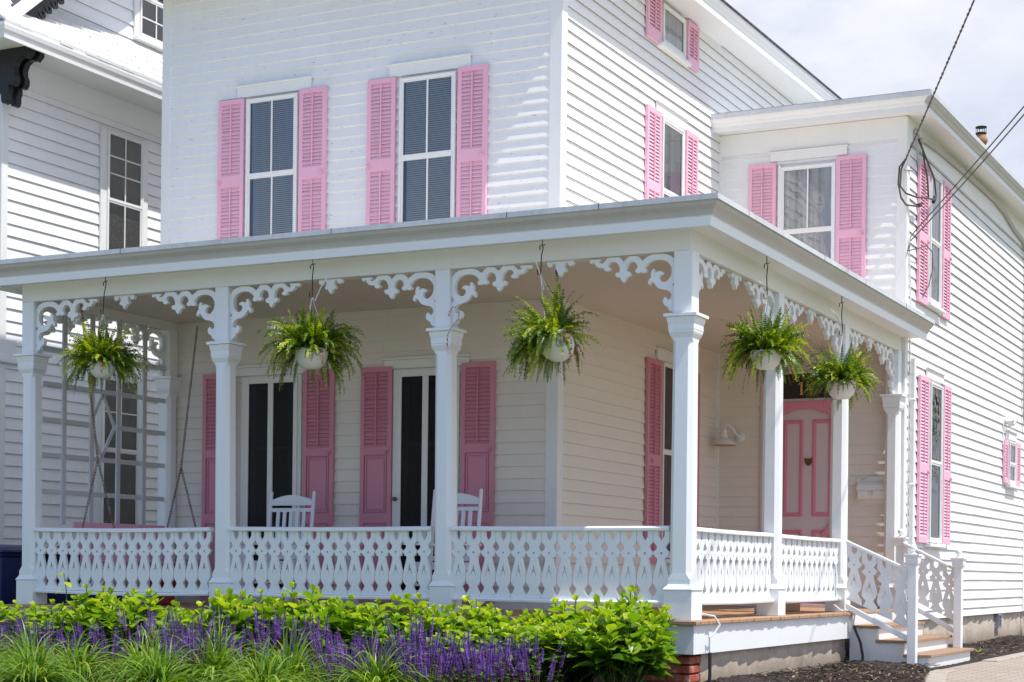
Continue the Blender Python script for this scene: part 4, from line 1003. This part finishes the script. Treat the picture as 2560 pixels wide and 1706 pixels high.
# front-facing roof plane, rake board and fret
sl = .84
mb = MB()
def rk(y, x, dz): return (x, y, 5.90 + (y-1.72)*sl + dz)
mb.add([rk(1.55,-8.27,.10), rk(6.0,-8.27,.10), rk(6.0,-12,.10), rk(1.55,-12,.10)], [(0,1,2,3)]); build('roof', mb, M_SHIN, nb)
mb = MB(); mb.hexa([rk(1.50,-8.30,-.02), rk(6,-8.30,-.02), rk(6,-8.24,-.02), rk(1.50,-8.24,-.02), rk(1.50,-8.30,.125), rk(6,-8.30,.125), rk(6,-8.24,.125), rk(1.50,-8.24,.125)]); mb.hexa([rk(1.50,-8.9,.02), rk(6,-8.9,.02), rk(6,-8.30,.02), rk(1.50,-8.30,.02), rk(1.50,-8.9,.06), rk(6,-8.9,.06), rk(6,-8.30,.06), rk(1.50,-8.30,.06)]); build('rake_trim', mb, M_TRIM, nb)
mb = MB(); mb.hexa([rk(1.9,-8.36,-.13), rk(6,-8.36,-.13), rk(6,-8.31,-.13), rk(1.9,-8.31,-.13), rk(1.9,-8.36,.015), rk(6,-8.36,.015), rk(6,-8.31,.015), rk(1.9,-8.31,.015)]); bb = build('bargeboard', mb, M_BLACK, nb, None, bev=.006)
T1 = [(-.055,0),(-.05,-.06),(-.028,-.10),(0,-.115),(.028,-.10),(.05,-.06),(.055,0)]
fs_ = shape([T1, ell(0,-.055,.020,.022,12)], .03); FM = bpy.data.meshes.new('fret_drop'); FM.from_pydata(fs_.v, [], fs_.f); FM.materials.append(M_BLACK)
ang = math.degrees(math.atan(sl))
for k in range(22):
    y = 2.06+.095*k*1.0; link('fret_drop', FM, bb, T(*rk(y,-8.335,-.128)) @ RZ(90) @ RY(-ang))
# black scroll brackets under the eave corner
SB = [(0,0),(.56,0),(.60,-.04),(.60,-.08),(.53,-.14),(.50,-.12),(.42,-.12),(.36,-.16),(.33,-.22),(.33,-.28),(.36,-.34),(.355,-.40),(.32,-.44),(.27,-.44),(.24,-.42),(.24,-.50),(.22,-.52),(.22,-.60),(.19,-.64),(.14,-.64),(.12,-.60),(.12,-.52),(0,-.50)]
for yy in (2.12, 1.98):
    sb = MB(); s_ = shape([[(x*.82, z*.88) for x, z in SB]], .075); build('eave_bracket', s_, M_BLACK, nb, T(XN+.02, yy, 5.765), bev=.008)
mb = MB(); mb.box(XN-.6, XN+.06, 1.9, 2.35, 2.50, 2.56); mb.box(XN-.6, XN+.03, 1.95, 2.32, 2.561, 2.76); build('belt_course', mb, M_TRIM, nb, None, bev=.01)

def tinted(name, mb, tints, mt):
    me = bpy.data.meshes.new(name); me.from_pydata(mb.v, [], mb.f); me.polygons.foreach_set('use_smooth', mb.sm)
    at = me.color_attributes.new('tint', 'FLOAT_COLOR', 'CORNER'); buf = []
    for p, t in zip(me.polygons, tints): buf += [t, t, t, 1]*p.loop_total
    at.data.foreach_set('color', buf); me.materials.append(mt); me.update(); return me
# ------------------------------------------------------------------ GROUND
mb = MB(); mb.add([(-90,-90,GZ-.06),(90,-90,GZ-.06),(90,140,GZ-.06),(-90,140,GZ-.06)], [(0,1,2,3)]); tag(build('ground', mb, M_GROUND), 'flat lawn ground around the houses', 'ground', kind='structure')
mb = MB(); mb.add([(-60,-14.5,GZ-.05),(60,-14.5,GZ-.05),(60,-4.6,GZ-.05),(-60,-4.6,GZ-.05)], [(0,1,2,3)]); tag(build('pavement', mb, M_WALK), 'pale concrete pavement in front of the garden bed', 'pavement', kind='structure')
def bed(x0, x1, y0, y1, z, name, l, edge):
    nx = int((x1-x0)/.05); ny = int((y1-y0)/.05); vs = []; fs = []
    for i in range(nx+1):
        for j in range(ny+1):
            x = x0+(x1-x0)*i/nx; y = y0+(y1-y0)*j/ny
            e = min(1, (edge(y)-x)/.25) if edge else 1
            vs.append((x, y, z + (R.uniform(-.010,.014) + .02*math.sin(x*3.1+y*1.7))*max(0,e) - (0 if e > 0 else .03) - .035*(1-max(0,e))))
    for i in range(nx):
        for j in range(ny):
            a = i*(ny+1)+j; fs.append((a, a+ny+1, a+ny+2, a+1))
    mb = MB(); mb.add(vs, fs, True); return tag(build(name, mb, M_MULCH), l, 'mulch', kind='structure')
def edge(y):
    if y < 3.9: return .92 + (3.6-y)*.21 if y < 3.6 else .92
    return .90
def edge2(y): return edge(y) if y < 5.9 else .93
bed(-2.0, 1.9, -4.2, 14.5, -.472, 'mulch_bed', 'dark brown bark mulch beside the drive and steps', edge2)
bed(-9, -2.0, -4.2, .1, -.475, 'mulch_bed', 'dark brown bark mulch along the porch front', None)
mb = MB(); tn = []
for k in range(5200):
    y = R.uniform(-1.2, 4.0) if k < 3400 else R.uniform(5.6, 13.0); x = R.uniform(.05, edge2(y)+.02)
    if 3.9 < y < 5.95: continue
    a = R.uniform(0, PI); L_ = R.uniform(.010, .030)*(1 if R.random() < .93 else 2.0); w_ = L_*R.uniform(.15,.4); c_, s_ = math.cos(a), math.sin(a); z = -.468+R.uniform(0,.022); tz = R.uniform(-.008,.008)
    mb.add([(x-c_*L_-s_*w_, y-s_*L_+c_*w_, z-tz), (x-c_*L_+s_*w_, y-s_*L_-c_*w_, z-tz), (x+c_*L_+s_*w_, y+s_*L_-c_*w_, z+tz), (x+c_*L_-s_*w_, y+s_*L_+c_*w_, z+tz+.003)], [(0,1,2,3)]); tn.append(R.random()**2.2)
m_ = mk_leaf('bark_chip', (.018,.011,.009), (.06,.036,.027), (.42,.30,.18), .0, .8, .2)
tag(link('bark_chips', tinted('bark_chips', mb, tn, m_)), 'loose bark chips scattered over the dark mulch', 'mulch', kind='stuff')
mb = MB(); mb.add([(.75,-4.2,-.512),(6,-4.2,-.512),(6,40,-.512),(.75,40,-.512)], [(0,1,2,3)]); tag(build('paver_drive', mb, M_PAVE), 'tan brick paver drive at the lower right', 'drive', kind='structure')
mb = MB(); y = -1.0
while y < 14:
    l_ = R.uniform(.28, .42); yc = y+l_/2; xe = edge(yc) if yc < 3.75 or yc > 5.9 else None
    if xe: 
        x2 = edge(y+l_) if (y+l_ < 3.75 or y+l_ > 5.9) else xe; x1_ = edge(y) if (y < 3.75 or y > 5.9) else xe
        mb.hexa([(x1_+.01,y+.004,-.56),(x1_+.17,y+.004,-.56),(x2+.17,y+l_-.004,-.56),(x2+.01,y+l_-.004,-.56),(x1_+.01,y+.004,-.498),(x1_+.17,y+.004,-.498),(x2+.17,y+l_-.004,-.498),(x2+.01,y+l_-.004,-.498)])
    y += l_
tag(build('edging', mb, M_KERB, None, None, bev=.006), 'row of stone edging blocks between mulch and drive', 'edging', kind='structure')

# ------------------------------------------------------------------ PLANTS
def ortho(d):
    d = d.normalized(); u = Vector((0,0,1)); s = d.cross(u)
    if s.length < 1e-3: s = Vector((1,0,0))
    s.normalize(); return d, s, s.cross(d)
def leaf(mb, tints, p, d, L, W, tint, droop=.25, fold=.18, roll=0.0):
    d, s, u = ortho(d)
    if roll: c, n = math.cos(roll), math.sin(roll); s, u = s*c+u*n, u*c-s*n
    mid = []; lf = []; rt = []
    for t, w in ((0,.03),(.18,.36),(.42,.5),(.68,.40),(.88,.17),(1,0.0)):
        c = p + d*L*t - Vector((0,0,1))*droop*L*t*t
        mid.append(c); lf.append(c - s*W*w + u*W*w*fold*2); rt.append(c + s*W*w + u*W*w*fold*2)
    vs = []
    for i in range(6): vs += [lf[i], mid[i], rt[i]]
    fs = []
    for i in range(5): a = i*3; fs += [(a, a+1, a+4, a+3), (a+1, a+2, a+5, a+4)]
    mb.add(vs, fs, True); tints += [tint]*10

def hydrangea_mesh(seed, w=.36, h=.55, n=66):
    r = random.Random(seed); mb = MB(); tn = []; st = MB()
    for k in range(n):
        a = r.uniform(0, 2*PI); rr = w*math.sqrt(r.uniform(.02, 1)); zt = h*(1-.30*(rr/w)**2)*r.uniform(.62, 1.06)
        top = Vector((rr*math.cos(a), rr*math.sin(a), zt)); base = Vector((rr*.3*math.cos(a), rr*.3*math.sin(a), 0))
        out = (top-base).normalized()
        st.tube([base, base.lerp(top, .5)+Vector((0,0,.03)), top], [.006,.005,.004], 5, cap=False)
        y0 = r.uniform(0, PI)
        for lev in range(4):
            c = top - out*lev*.058 - Vector((0,0,.005)); L = (.065, .125, .150, .150)[lev]*r.uniform(.8, 1.12)
            if c.z < .06: continue
            for q in range(2 if lev else 3):
                an = y0 + lev*PI/2 + q*(PI if lev else 2*PI/3) + r.uniform(-.3, .3); el = (1.0, .45, .12, -.1)[lev] + r.uniform(-.25, .25)
                d = Vector((math.cos(an)*math.cos(el), math.sin(an)*math.cos(el), math.sin(el))) + out*.25
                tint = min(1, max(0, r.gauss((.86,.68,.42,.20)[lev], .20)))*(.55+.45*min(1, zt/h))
                leaf(mb, tn, c, d, L, L*r.uniform(.60,.74), tint, droop=r.uniform(.1,.4), fold=r.uniform(.06,.22), roll=r.uniform(-.5,.5))
    return tinted('foliage', mb, tn, M_HYD), st
HM = [hydrangea_mesh(100+i) for i in range(5)]
def mesh_of(name, mb, mt):
    me = bpy.data.meshes.new(name); me.from_pydata(mb.v, [], mb.f); me.polygons.foreach_set('use_smooth', mb.sm); me.materials.append(mt); return me
HS = [mesh_of('stems', s_, M_STEM) for _, s_ in HM]
hyd = [(-6.55,-.55,.62,.95,'broad leaved shrub left of the porch corner post'),
       (-5.95,-.62,.88,.96,'hydrangea in front of the left porch post'),(-5.42,-.70,.86,1.0,'hydrangea under the left railing, with a gap to its left'),
       (-4.93,-.64,1.08,1.02,'tall hydrangea under the right half of the left railing'),(-4.42,-.72,1.02,1.05,'hydrangea just left of the second post'),(-3.92,-.66,.90,1.02,'hydrangea just right of the second post'),
       (-3.42,-.72,1.10,1.05,'hydrangea below the first rocking chair'),(-2.92,-.66,1.14,1.05,'tallest hydrangea of the middle bay'),(-2.45,-.74,1.0,1.0,'hydrangea left of the third post'),
       (-2.0,-.66,1.02,1.05,'hydrangea in front of the third post'),(-1.52,-.72,1.04,1.02,'hydrangea right of the third post'),(-1.05,-.70,.92,1.0,'low hydrangea under the right bay'),
       (-.62,-.66,1.04,1.05,'hydrangea left of the corner clump'),(-.22,-.62,1.16,1.02,'large hydrangea beside the corner post'),(-.10,-1.02,.98,.95,'front hydrangea at the right end of the bed'),(-.62,-1.12,.86,.95,'hydrangea behind the right end of the salvia'),(-1.15,-1.02,.78,.95,'small hydrangea in the second row under the right bay')]
for i, (x, y, sz, sx, l) in enumerate(hyd):
    M = T(x, y, -.49) @ RZ(R.uniform(0,360)) @ Matrix.Diagonal((sx*1.05, sx*1.05, sz*1.07, 1))
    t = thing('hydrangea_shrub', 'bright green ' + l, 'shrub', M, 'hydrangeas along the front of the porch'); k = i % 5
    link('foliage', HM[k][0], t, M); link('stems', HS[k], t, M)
# slim sapling poking up at the left
M = T(-5.46,-.42,-.49); t = thing('sapling', 'thin self-sown sapling with heart shaped leaves in front of the left railing', 'sapling', M)
mb = MB(); tn = []; st = MB(); st.tube([(0,0,0),(.02,0,.35),(.0,.01,.62),(-.02,0,.78)], .004, 5)
for (a, z, L, tt) in ((2.9,.78,.07,.9),(.2,.70,.085,1.0),(3.6,.64,.08,.95),(1.2,.55,.07,.8),(5.2,.50,.07,.9),(2.2,.45,.06,.8)): leaf(mb, tn, Vector((-.01,0,z)), Vector((math.cos(a),math.sin(a)*.6-.3,-.3)), L, L*.85, tt, .3, .1)
link('foliage', tinted('foliage', mb, tn, M_HYD), t, M); build('stem', st, M_STEM, t, M)

def salvia_mesh(seed, n=27, w=.19, h=.40):
    r = random.Random(seed); fl = MB(); ft = []; lf = MB(); lt = []; st = MB()
    for k in range(n):
        a = r.uniform(0, 2*PI); rr = w*math.sqrt(r.random()); b = Vector((rr*.6*math.cos(a), rr*.6*math.sin(a), 0)); H = h*r.uniform(.58, 1.10)
        top = Vector((rr*1.1*math.cos(a)+r.uniform(-.02,.02), rr*1.1*math.sin(a)+r.uniform(-.02,.02), H)); st.tube([b, b.lerp(top,.55), top], [.003,.0025,.0018], 4, cap=False)
        d, s, u = ortho(top-b); sl_ = r.uniform(.085, .15); m = int(sl_/.0075)
        for i in range(m):
            f = i/m; c = top - d*sl_*(1-f); wd = .0150*(1-.60*f)*r.uniform(.75,1.15)
            for q in range(5):
                an = q*2*PI/5 + i*.9 + r.uniform(-.3,.3); o = (s*math.cos(an)+u*math.sin(an)); tip = c + o*wd + d*.004; sd = o.cross(d)*.0042
                fl.add([c+d*.001-sd*.5, c+d*.001+sd*.5, tip+sd, tip-sd-Vector((0,0,.002))], [(0,1,2,3)]); ft.append(min(1,max(0,r.gauss(.55 if f < .75 else .25,.22))))
        for q in range(5):
            c = b.lerp(top, r.uniform(.1,.6)); an = r.uniform(0,2*PI); leaf(lf, lt, c, Vector((math.cos(an),math.sin(an),r.uniform(-.1,.6))), r.uniform(.035,.06), r.uniform(.012,.02), r.uniform(.1,.9), .3)
    return tinted('flower_spikes', fl, ft, M_SALF), tinted('foliage', lf, lt, M_SALL), mesh_of('stems', st, M_SALS)
SM = [salvia_mesh(300+i) for i in range(4)]
sal = []
for i in range(21):
    f = i/20; x = -5.9 + 5.15*f; sal.append((x + R.uniform(-.08,.08), -1.42 + R.uniform(-.16,.12) - .08*f, R.uniform(.78,1.15)))
for x, y, s_ in ((-2.95,-1.92,.98),(-2.80,-2.2,.95),(-1.75,-1.85,1.0),(-1.55,-2.2,.95),(-.85,-1.72,1.02),(-.60,-1.95,.96),(-1.15,-1.75,1.0),(-.45,-1.62,.98),(-1.35,-1.98,.92),(-.98,-2.1,.90)): sal.append((x, y, s_))
ordn = ['first','second','third','fourth','fifth','sixth','seventh','eighth','ninth','tenth','eleventh','twelfth','thirteenth','fourteenth','fifteenth','sixteenth','seventeenth','eighteenth','nineteenth','twentieth','twenty-first']
xs = ['under the left railing','by the second post','below the middle railing','below the third post','at the right end of the bed']
for i, (x, y, s_) in enumerate(sal):
    M = T(x, y, -.49) @ RZ(R.uniform(0,360)) @ Matrix.Diagonal((1.12,1.12,s_*(1.15 if i < 21 else 1.0),1))
    if i < 21: l = 'purple salvia clump, %s from the left in the back row' % ordn[i]
    else: l = ('purple salvia clump in front, between grass tufts below the first rocking chair','purple salvia clump nearest the camera below the first rocking chair','purple salvia clump in front, below the third post','purple salvia clump nearest the camera below the third post','purple salvia clump in front of the right bay, behind the others','purple salvia clump at the right front corner of the bed','purple salvia clump in front row, left of the right corner','rightmost purple salvia clump beside the big hydrangea','purple salvia clump in front row right of the last grass tuft','purple salvia clump lowest in the frame at right')[i-21]
    t = thing('salvia_clump', l, 'flowers', M, 'purple salvia clumps in the front bed'); k = i % 4
    link('flower_spikes', SM[k][0], t, M); link('foliage', SM[k][1], t, M); link('stems', SM[k][2], t, M)

def grass_mesh(seed, n=440, L0=.62):
    r = random.Random(seed); mb = MB(); tn = []
    for k in range(n):
        a = r.uniform(0, 2*PI); el = r.gauss(.92, .30); L = L0*r.uniform(.55, 1.1); p = Vector((r.uniform(-.05,.05), r.uniform(-.05,.05), 0)); d = Vector((math.cos(a)*math.cos(el), math.sin(a)*math.cos(el), math.sin(el)))
        s = Vector((-math.sin(a), math.cos(a), 0)); s = (s + Vector((0,0,r.uniform(-.4,.4)))).normalized(); w = r.uniform(.005, .0105); dr = r.uniform(3.2, 6.5); vs = []; seg = 8
        for i in range(seg+1):
            t = i/seg; ww = w*(1-.9*t**2.2); vs += [p - s*ww, p + s*ww]; d = (d + Vector((0,0,-dr*L/seg*(.4+t)))).normalized(); p = p + d*L/seg
        mb.add(vs, [(2*i, 2*i+1, 2*i+3, 2*i+2) for i in range(seg)], True); t_ = min(1, max(0, r.gauss(.5, .24))); tn += [t_]*seg
    return tinted('blades', mb, tn, M_GRASS)
GM = [grass_mesh(500+i) for i in range(4)]
gr = [(-4.75,-2.15,1.0,'at the far left edge'),(-4.30,-2.10,1.0,'left of the left railing centre'),(-3.72,-2.25,1.04,'under the left railing'),(-3.28,-2.05,.98,'left of the second post'),(-2.62,-2.15,1.0,'below the first rocking chair'),(-1.98,-2.2,.98,'below the middle bay, right half'),(-1.28,-2.2,.94,'below the third post'),(-4.45,-2.75,.95,'nearest the camera at the far left'),(-3.60,-2.85,.9,'nearest the camera, second from the left'),(-2.62,-2.75,.9,'nearest the camera below the first rocking chair'),(-1.75,-2.8,.85,'nearest the camera, rightmost'),(-5.25,-1.95,1.0,'cut by the left edge of the frame')]
for i, (x, y, s_, l) in enumerate(gr):
    M = T(x, y, -.50) @ RZ(R.uniform(0,360)) @ Matrix.Diagonal((s_*1.1,s_*1.1,s_*R.uniform(.92,1.06)*(.80 if x < -3.0 and y > -2.4 else .92),1)); o = link('grass_tuft', GM[i % 4], None, M); tag(o, 'arching green grass tuft ' + l, 'grass', 'arching grass tufts in the front bed')
mb = MB(); tn = []
for k in range(5): leaf(mb, tn, Vector((0,0,0)), Vector((math.cos(k*1.3),math.sin(k*1.3),1.0)), R.uniform(.10,.16), .014, .8, .5)
tag(link('weed', tinted('weed', mb, tn, M_GRASS), None, T(.72, 6.75, -.46)), 'small green weed sprouting from mulch right of the steps', 'weed')

# hanging ferns
def frond(mb, tn, r, p, a, el, L, dr, tint, ax=Vector((0,0,1))):
    d = Vector((math.cos(a)*math.cos(el), math.sin(a)*math.cos(el), math.sin(el))) + (ax - Vector((0,0,1)))*.55; d.normalize();  n = max(6, int(L/.0145)); st = L/n; sd = Vector((-math.sin(a), math.cos(a), 0)); rot = r.uniform(-.9,.9); wmax = r.uniform(.026,.040)*min(1, .55+L)
    last = p.copy(); pts = [p.copy()]
    for i in range(n):
        t = i/n; d = (d + Vector((0,0,-dr*st*(.5+1.4*t)))).normalized(); q = last + d*st
        u = sd.cross(d).normalized(); s = (sd*math.cos(rot) + u*math.sin(rot)); w = wmax*min(1, t*5+.25)*(1-t**2.6)**.8
        if t > .06:
            for sg in (-1, 1):
                w2 = w*r.uniform(.75,1.12); tip = last + s*sg*w2 + d*w2*.30 - Vector((0,0,w*.18)) + u*r.uniform(-.009,.009)
                b0 = last - d*st*.42; b1 = last + d*st*.42; m = last.lerp(tip,.55)
                mb.add([last - d*st*.36, m - d*st*.32, tip, m + d*st*.36, last + d*st*.32], [(0,1,2,3,4)]); tn.append(min(1,max(0,tint+r.gauss(.14*t,.17))))  # wide tint spread paints glinting leaflets into the colour
        last = q; pts.append(q)
    mb.add([pts[0]-sd*.0012, pts[0]+sd*.0012]+[], []) 
    w = .0011; vs = []
    for q in pts[::3]: vs += [q-sd*w, q+sd*w]
    m = len(vs)//2; mb.add(vs, [(2*i,2*i+1,2*i+3,2*i+2) for i in range(m-1)]); tn += [.2]*(m-1)
def fern(label, x, y, zr, r0, hook, seed, width=.5, up=.34, n=400, tilt=None, off=(0,0), top=None, front=-50, fw=55):
    t = thing('hanging_fern', label, 'fern', T(x, y, zr-.16), 'white potted ferns hanging from the porch eave')
    Mp = T(x+off[0], y+off[1], zr) @ (tilt if tilt is not None else Matrix.Identity(4))
    mb = MB(); h = .165*(r0/.145)
    mb.lathe([(.30*r0,-h),(.52*r0,-h*.97),(.80*r0,-h*.72),(.95*r0,-h*.40),(1.0*r0,-h*.08),(1.03*r0,-.004),(1.03*r0,.004),(.96*r0,.004),(.93*r0,-.03)], 32)
    build('pot', mb, M_POT, t, Mp)
    mb = MB(); mb.lathe([(.93*r0,-.03),(.4*r0,-.012),(0,-.008)], 20); build('soil', mb, M_SOIL, t, Mp)
    r = random.Random(seed); mb = MB(); tn = []; R3 = (tilt if tilt is not None else Matrix.Identity(4)).to_3x3(); ax = R3 @ Vector((0,0,1))
    for k in range(n):
        a = r.uniform(0, 2*PI); f = r.random()
        if f < .26: el = r.uniform(-.25, .6); L = width*r.uniform(.6, 1.15); dr = r.uniform(3.0, 8.5)
        elif f < .58: el = r.uniform(.5, 1.2); L = width*r.uniform(.6, 1.1); dr = r.uniform(3.2, 7.5)
        elif f < .70: el = r.uniform(.8, 1.5); L = up*r.uniform(.6, 1.1); dr = r.uniform(.8, 3.5)
        else: el = r.uniform(.1, 1.4); L = r.uniform(.15, .30); dr = r.uniform(2.0, 7.0)
        d_ = abs((math.degrees(a) - front + 180) % 360 - 180)
        if d_ < fw and f < .58: 
            L *= .42 if r.random() < .8 else .8
        rr = r0*.85*math.sqrt(r.random()); p = R3 @ Vector((rr*math.cos(a), rr*math.sin(a), r.uniform(-.01,.04)))
        t0 = r.gauss(.30, .16) if r.random() < .72 else r.gauss(.78, .14)
        frond(mb, tn, r, p, a + r.uniform(-.6,.6), el, L, dr, min(1,max(0,t0)), ax)
    link('fronds', tinted('fronds', mb, tn, M_FERN), t, T(x+off[0], y+off[1], zr))
    mb = MB(); tn = []
    for k in range(r.randint(4, 9)): a = r.uniform(0, 2*PI); frond(mb, tn, r, R3 @ Vector((r0*.9*math.cos(a), r0*.9*math.sin(a), 0)), a, r.uniform(-.4,.4), r.uniform(.16,.30), 9.0, .3, ax)
    link('dead_fronds', tinted('dead_fronds', mb, tn, M_DEADF), t, T(x+off[0], y+off[1], zr))
    # S hook and wires
    hx, hy, hz = hook; c = top or (x+off[0]*.4, y+off[1]*.4, zr+.42); mb = MB()
    mb.tube([(hx,hy,hz+.0),(hx,hy,hz-.055),(hx+.012,hy,hz-.072),(hx+.022,hy,hz-.058)], .0035, 6)
    a_ = (hx+.002,hy,hz-.07); mb.tube([(hx-.018,hy,hz-.100),(hx-.022,hy,hz-.075),(hx-.004,hy,hz-.062),(hx+.008,hy,hz-.085),((hx+c[0])/2,hy,(hz+c[2])/2),(c[0]+.004,c[1],c[2]+.045),(c[0],c[1],c[2]-.004),(c[0]-.022,c[1],c[2]+.004),(c[0]-.026,c[1],c[2]+.04)], .0042, 6)
    build('hook', mb, M_DARK, t)
    mb = MB()
    for k in range(3):
        an = k*2*PI/3+.5; q = Mp @ Vector((r0*math.cos(an), r0*math.sin(an), 0)); mb.tube([c, tuple(Vector(c).lerp(q, .5)+Vector((0,0,.01))), tuple(q)], .0026, 5)
    build('hanger_wire', mb, M_CORDW, t)
    return t, c
def loop(t, c, pts):
    mb = MB(); mb.tube([c]+[(c[0]+a, c[1]+b, c[2]+d) for a, b, d in pts], .0045, 6); build('plastic_hanger', mb, M_CORDW, t)
t, c = fern('hanging fern in white pot, leftmost, in front of the trellis', -5.285, -.19, 2.09, .115, (-5.262,-.19,2.85), 11, .38, .34, 430)
t, c = fern('hanging fern with wide spreading fronds between second and third posts', -3.155, -.19, 2.10, .136, (-3.152,-.19,2.85), 12, .42, .37, 470); loop(t, c, [(.03,0,-.03),(.09,-.02,.06),(.14,-.02,.13),(.155,0,.175),(.13,0,.18)])
t, c = fern('hanging fern in a tilted white pot left of the corner post', -1.02, -.19, 2.06, .132, (-1.112,-.19,2.85), 13, .38, .42, 480, tilt=RY(-40), off=(.02,0), top=(-1.125,-.19,2.565), front=5, fw=60); loop(t, c, [(.03,0,-.12),(-.0,0,.0),(-.04,0,.10)])
mb = MB(); tn = []; leaf(mb, tn, Vector((-1.0,-.2,2.60)), Vector((.3,0,-1)), .075, .05, .5, 0, .05); build('dried_leaf', mb, M_BROWNL, t)
t, c = fern('hanging fern nearest the corner on the drive side eave', .18, 1.20, 2.09, .122, (.180,1.19,2.85), 14, .36, .36, 430); loop(t, c, [(.0,-.02,.05),(.0,-.12,.10),(0,-.22,.10)])
t, c = fern('hanging fern above the front steps, covering part of the house number', .18, 3.33, 2.075, .134, (.178,3.31,2.85), 15, .31, .36, 420); loop(t, c, [(.0,-.05,.08),(.0,-.20,.16),(0,-.40,.18)])

# ------------------------------------------------------------------ trees behind the camera side (reflected in the drive side window)
def tree(x, y, H, seed, l):
    r = random.Random(seed); t = thing('street_tree', l, 'tree', T(x, y, GZ)); mb = MB()
    mb.tube([(x,y,GZ),(x+.05,y,GZ+H*.35),(x,y+.1,GZ+H*.6)], [.22,.17,.10], 10)
    for k in range(7):
        a = k*.9; mb.tube([(x,y,GZ+H*(.35+.03*k)),(x+H*.12*math.cos(a),y+H*.12*math.sin(a),GZ+H*(.5+.03*k)),(x+H*.24*math.cos(a),y+H*.24*math.sin(a),GZ+H*(.62+.03*k))], [.08,.05,.02], 6)
    build('trunk', mb, M_BROWNL, t, T(0,0,0)); lf = MB(); tn = []
    cl = [(Vector((r.gauss(0,H*.17), r.gauss(0,H*.17), H*r.uniform(.42,.98))), H*r.uniform(.07,.12)) for _ in range(34)]
    for c, rad in cl:
        for k in range(90):
            v = Vector((r.gauss(0,1), r.gauss(0,1), r.gauss(0,.8))); v = v.normalized()*rad*r.uniform(.6,1.1); p = Vector((x,y,GZ))+c+v; d = Vector((r.uniform(-1,1), r.uniform(-1,1), r.uniform(-.6,.3))); d, s, u = ortho(d); q = .09
            lf.add([p, p+d*q+s*q*.5, p+d*q*2, p+d*q-s*q*.5], [(0,1,2,3)]); tn.append(min(1,max(0,r.gauss(.5,.25))))
    link('crown', tinted('crown', lf, tn, M_FERN), t, T(0,0,0)); 

tree(5.2, 27, 8.0, 5, 'leafy tree beyond the drive, seen only as a reflection in the lower drive side window')
# ------------------------------------------------------------------ world, sun, camera
w = bpy.data.worlds.new('World'); sc.world = w; w.use_nodes = True; nt = w.node_tree; bg = nt.nodes['Background']
az = 7.5; el = 63.5      # sun from the drive side, slightly towards the street
sky = nt.nodes.new('ShaderNodeTexSky'); sky.sky_type = 'NISHITA'; sky.sun_disc = False; sky.sun_elevation = math.radians(el); sky.sun_rotation = math.radians(90+az); sky.air_density = 1.0; sky.dust_density = 1.2
tc = nt.nodes.new('ShaderNodeTexCoord'); mp = nt.nodes.new('ShaderNodeMapping'); mp.inputs['Scale'].default_value = (1,1,1.9); mp.inputs['Location'].default_value = (.35,.1,.0)
nt.links.new(tc.outputs['Generated'], mp.inputs[0]); n = nd(nt, 'ShaderNodeTexNoise', Scale=3.6, Detail=9.0, Roughness=.55); nt.links.new(mp.outputs[0], n.inputs['Vector'])
sx = nt.nodes.new('ShaderNodeSeparateXYZ'); nt.links.new(tc.outputs['Generated'], sx.inputs[0])
cv = nt.nodes.new('ShaderNodeMath'); cv.operation = 'MULTIPLY_ADD'; cv.inputs[1].default_value = .22; nt.links.new(sx.outputs['Y'], cv.inputs[0]); nt.links.new(n.outputs['Fac'], cv.inputs[2])
rr = ramp(nt, [(.40, (0,0,0)), (.66, (1,1,1))]); nt.links.new(cv.outputs[0], rr.inputs[0])
n2 = nd(nt, 'ShaderNodeTexNoise', Scale=5.0, Detail=8.0, Roughness=.6); nt.links.new(mp.outputs[0], n2.inputs['Vector'])
rc = ramp(nt, [(.35, (5.5,6.0,7.3)), (.65, (8.0,8.15,8.5))]); nt.links.new(n2.outputs['Fac'], rc.inputs[0])
nt.links.new(mixc(nt, mixc(nt, sky.outputs[0], (1.32,1.36,1.56), mode='MULTIPLY', fac=1.0), rc.outputs[0], rr.outputs[0]), bg.inputs['Color']); bg.inputs['Strength'].default_value = .125
L = bpy.data.lights.new('sun', 'SUN'); L.energy = 5.0; L.angle = math.radians(.53); L.color = (1, .965, .91); lo = bpy.data.objects.new('sun', L); COL.objects.link(lo)
sd = Vector((math.cos(math.radians(el))*math.cos(math.radians(az)), -math.cos(math.radians(el))*math.sin(math.radians(az)), math.sin(math.radians(el))))
lo.rotation_euler = sd.to_track_quat('Z', 'Y').to_euler()

cam = bpy.data.cameras.new('camera'); co = bpy.data.objects.new('camera', cam); COL.objects.link(co)
cam.sensor_width = 36; cam.lens = 4299.9/2560*36; cam.clip_end = 400; cam.clip_start = .1
A = math.radians(26.714); roll = math.radians(.657)
fwd = Vector((-math.sin(A), math.cos(A), 0)); right = Vector((math.cos(A), math.sin(A), 0)); up = Vector((0,0,1))
r2 = right*math.cos(roll) + up*math.sin(roll); u2 = -right*math.sin(roll) + up*math.cos(roll)
# image axes rotate clockwise: x' = cos*r - sin*v
r2 = right*math.cos(roll) - up*(-math.sin(roll)); u2 = up*math.cos(roll) - right*math.sin(roll)
m3 = Matrix((r2, u2, -fwd)).transposed()
co.matrix_world = Matrix.Translation((4.4894, -11.7622, .3377)) @ m3.to_4x4()
cam.shift_y = 577.93/2560; cam.shift_x = 0
sc.camera = co
sc.view_settings.view_transform = 'Standard'; sc.view_settings.look = 'None'; sc.view_settings.exposure = 0; sc.view_settings.gamma = 1
sc.render.engine = 'CYCLES'; sc.cycles.max_bounces = 8; sc.cycles.transparent_max_bounces = 16
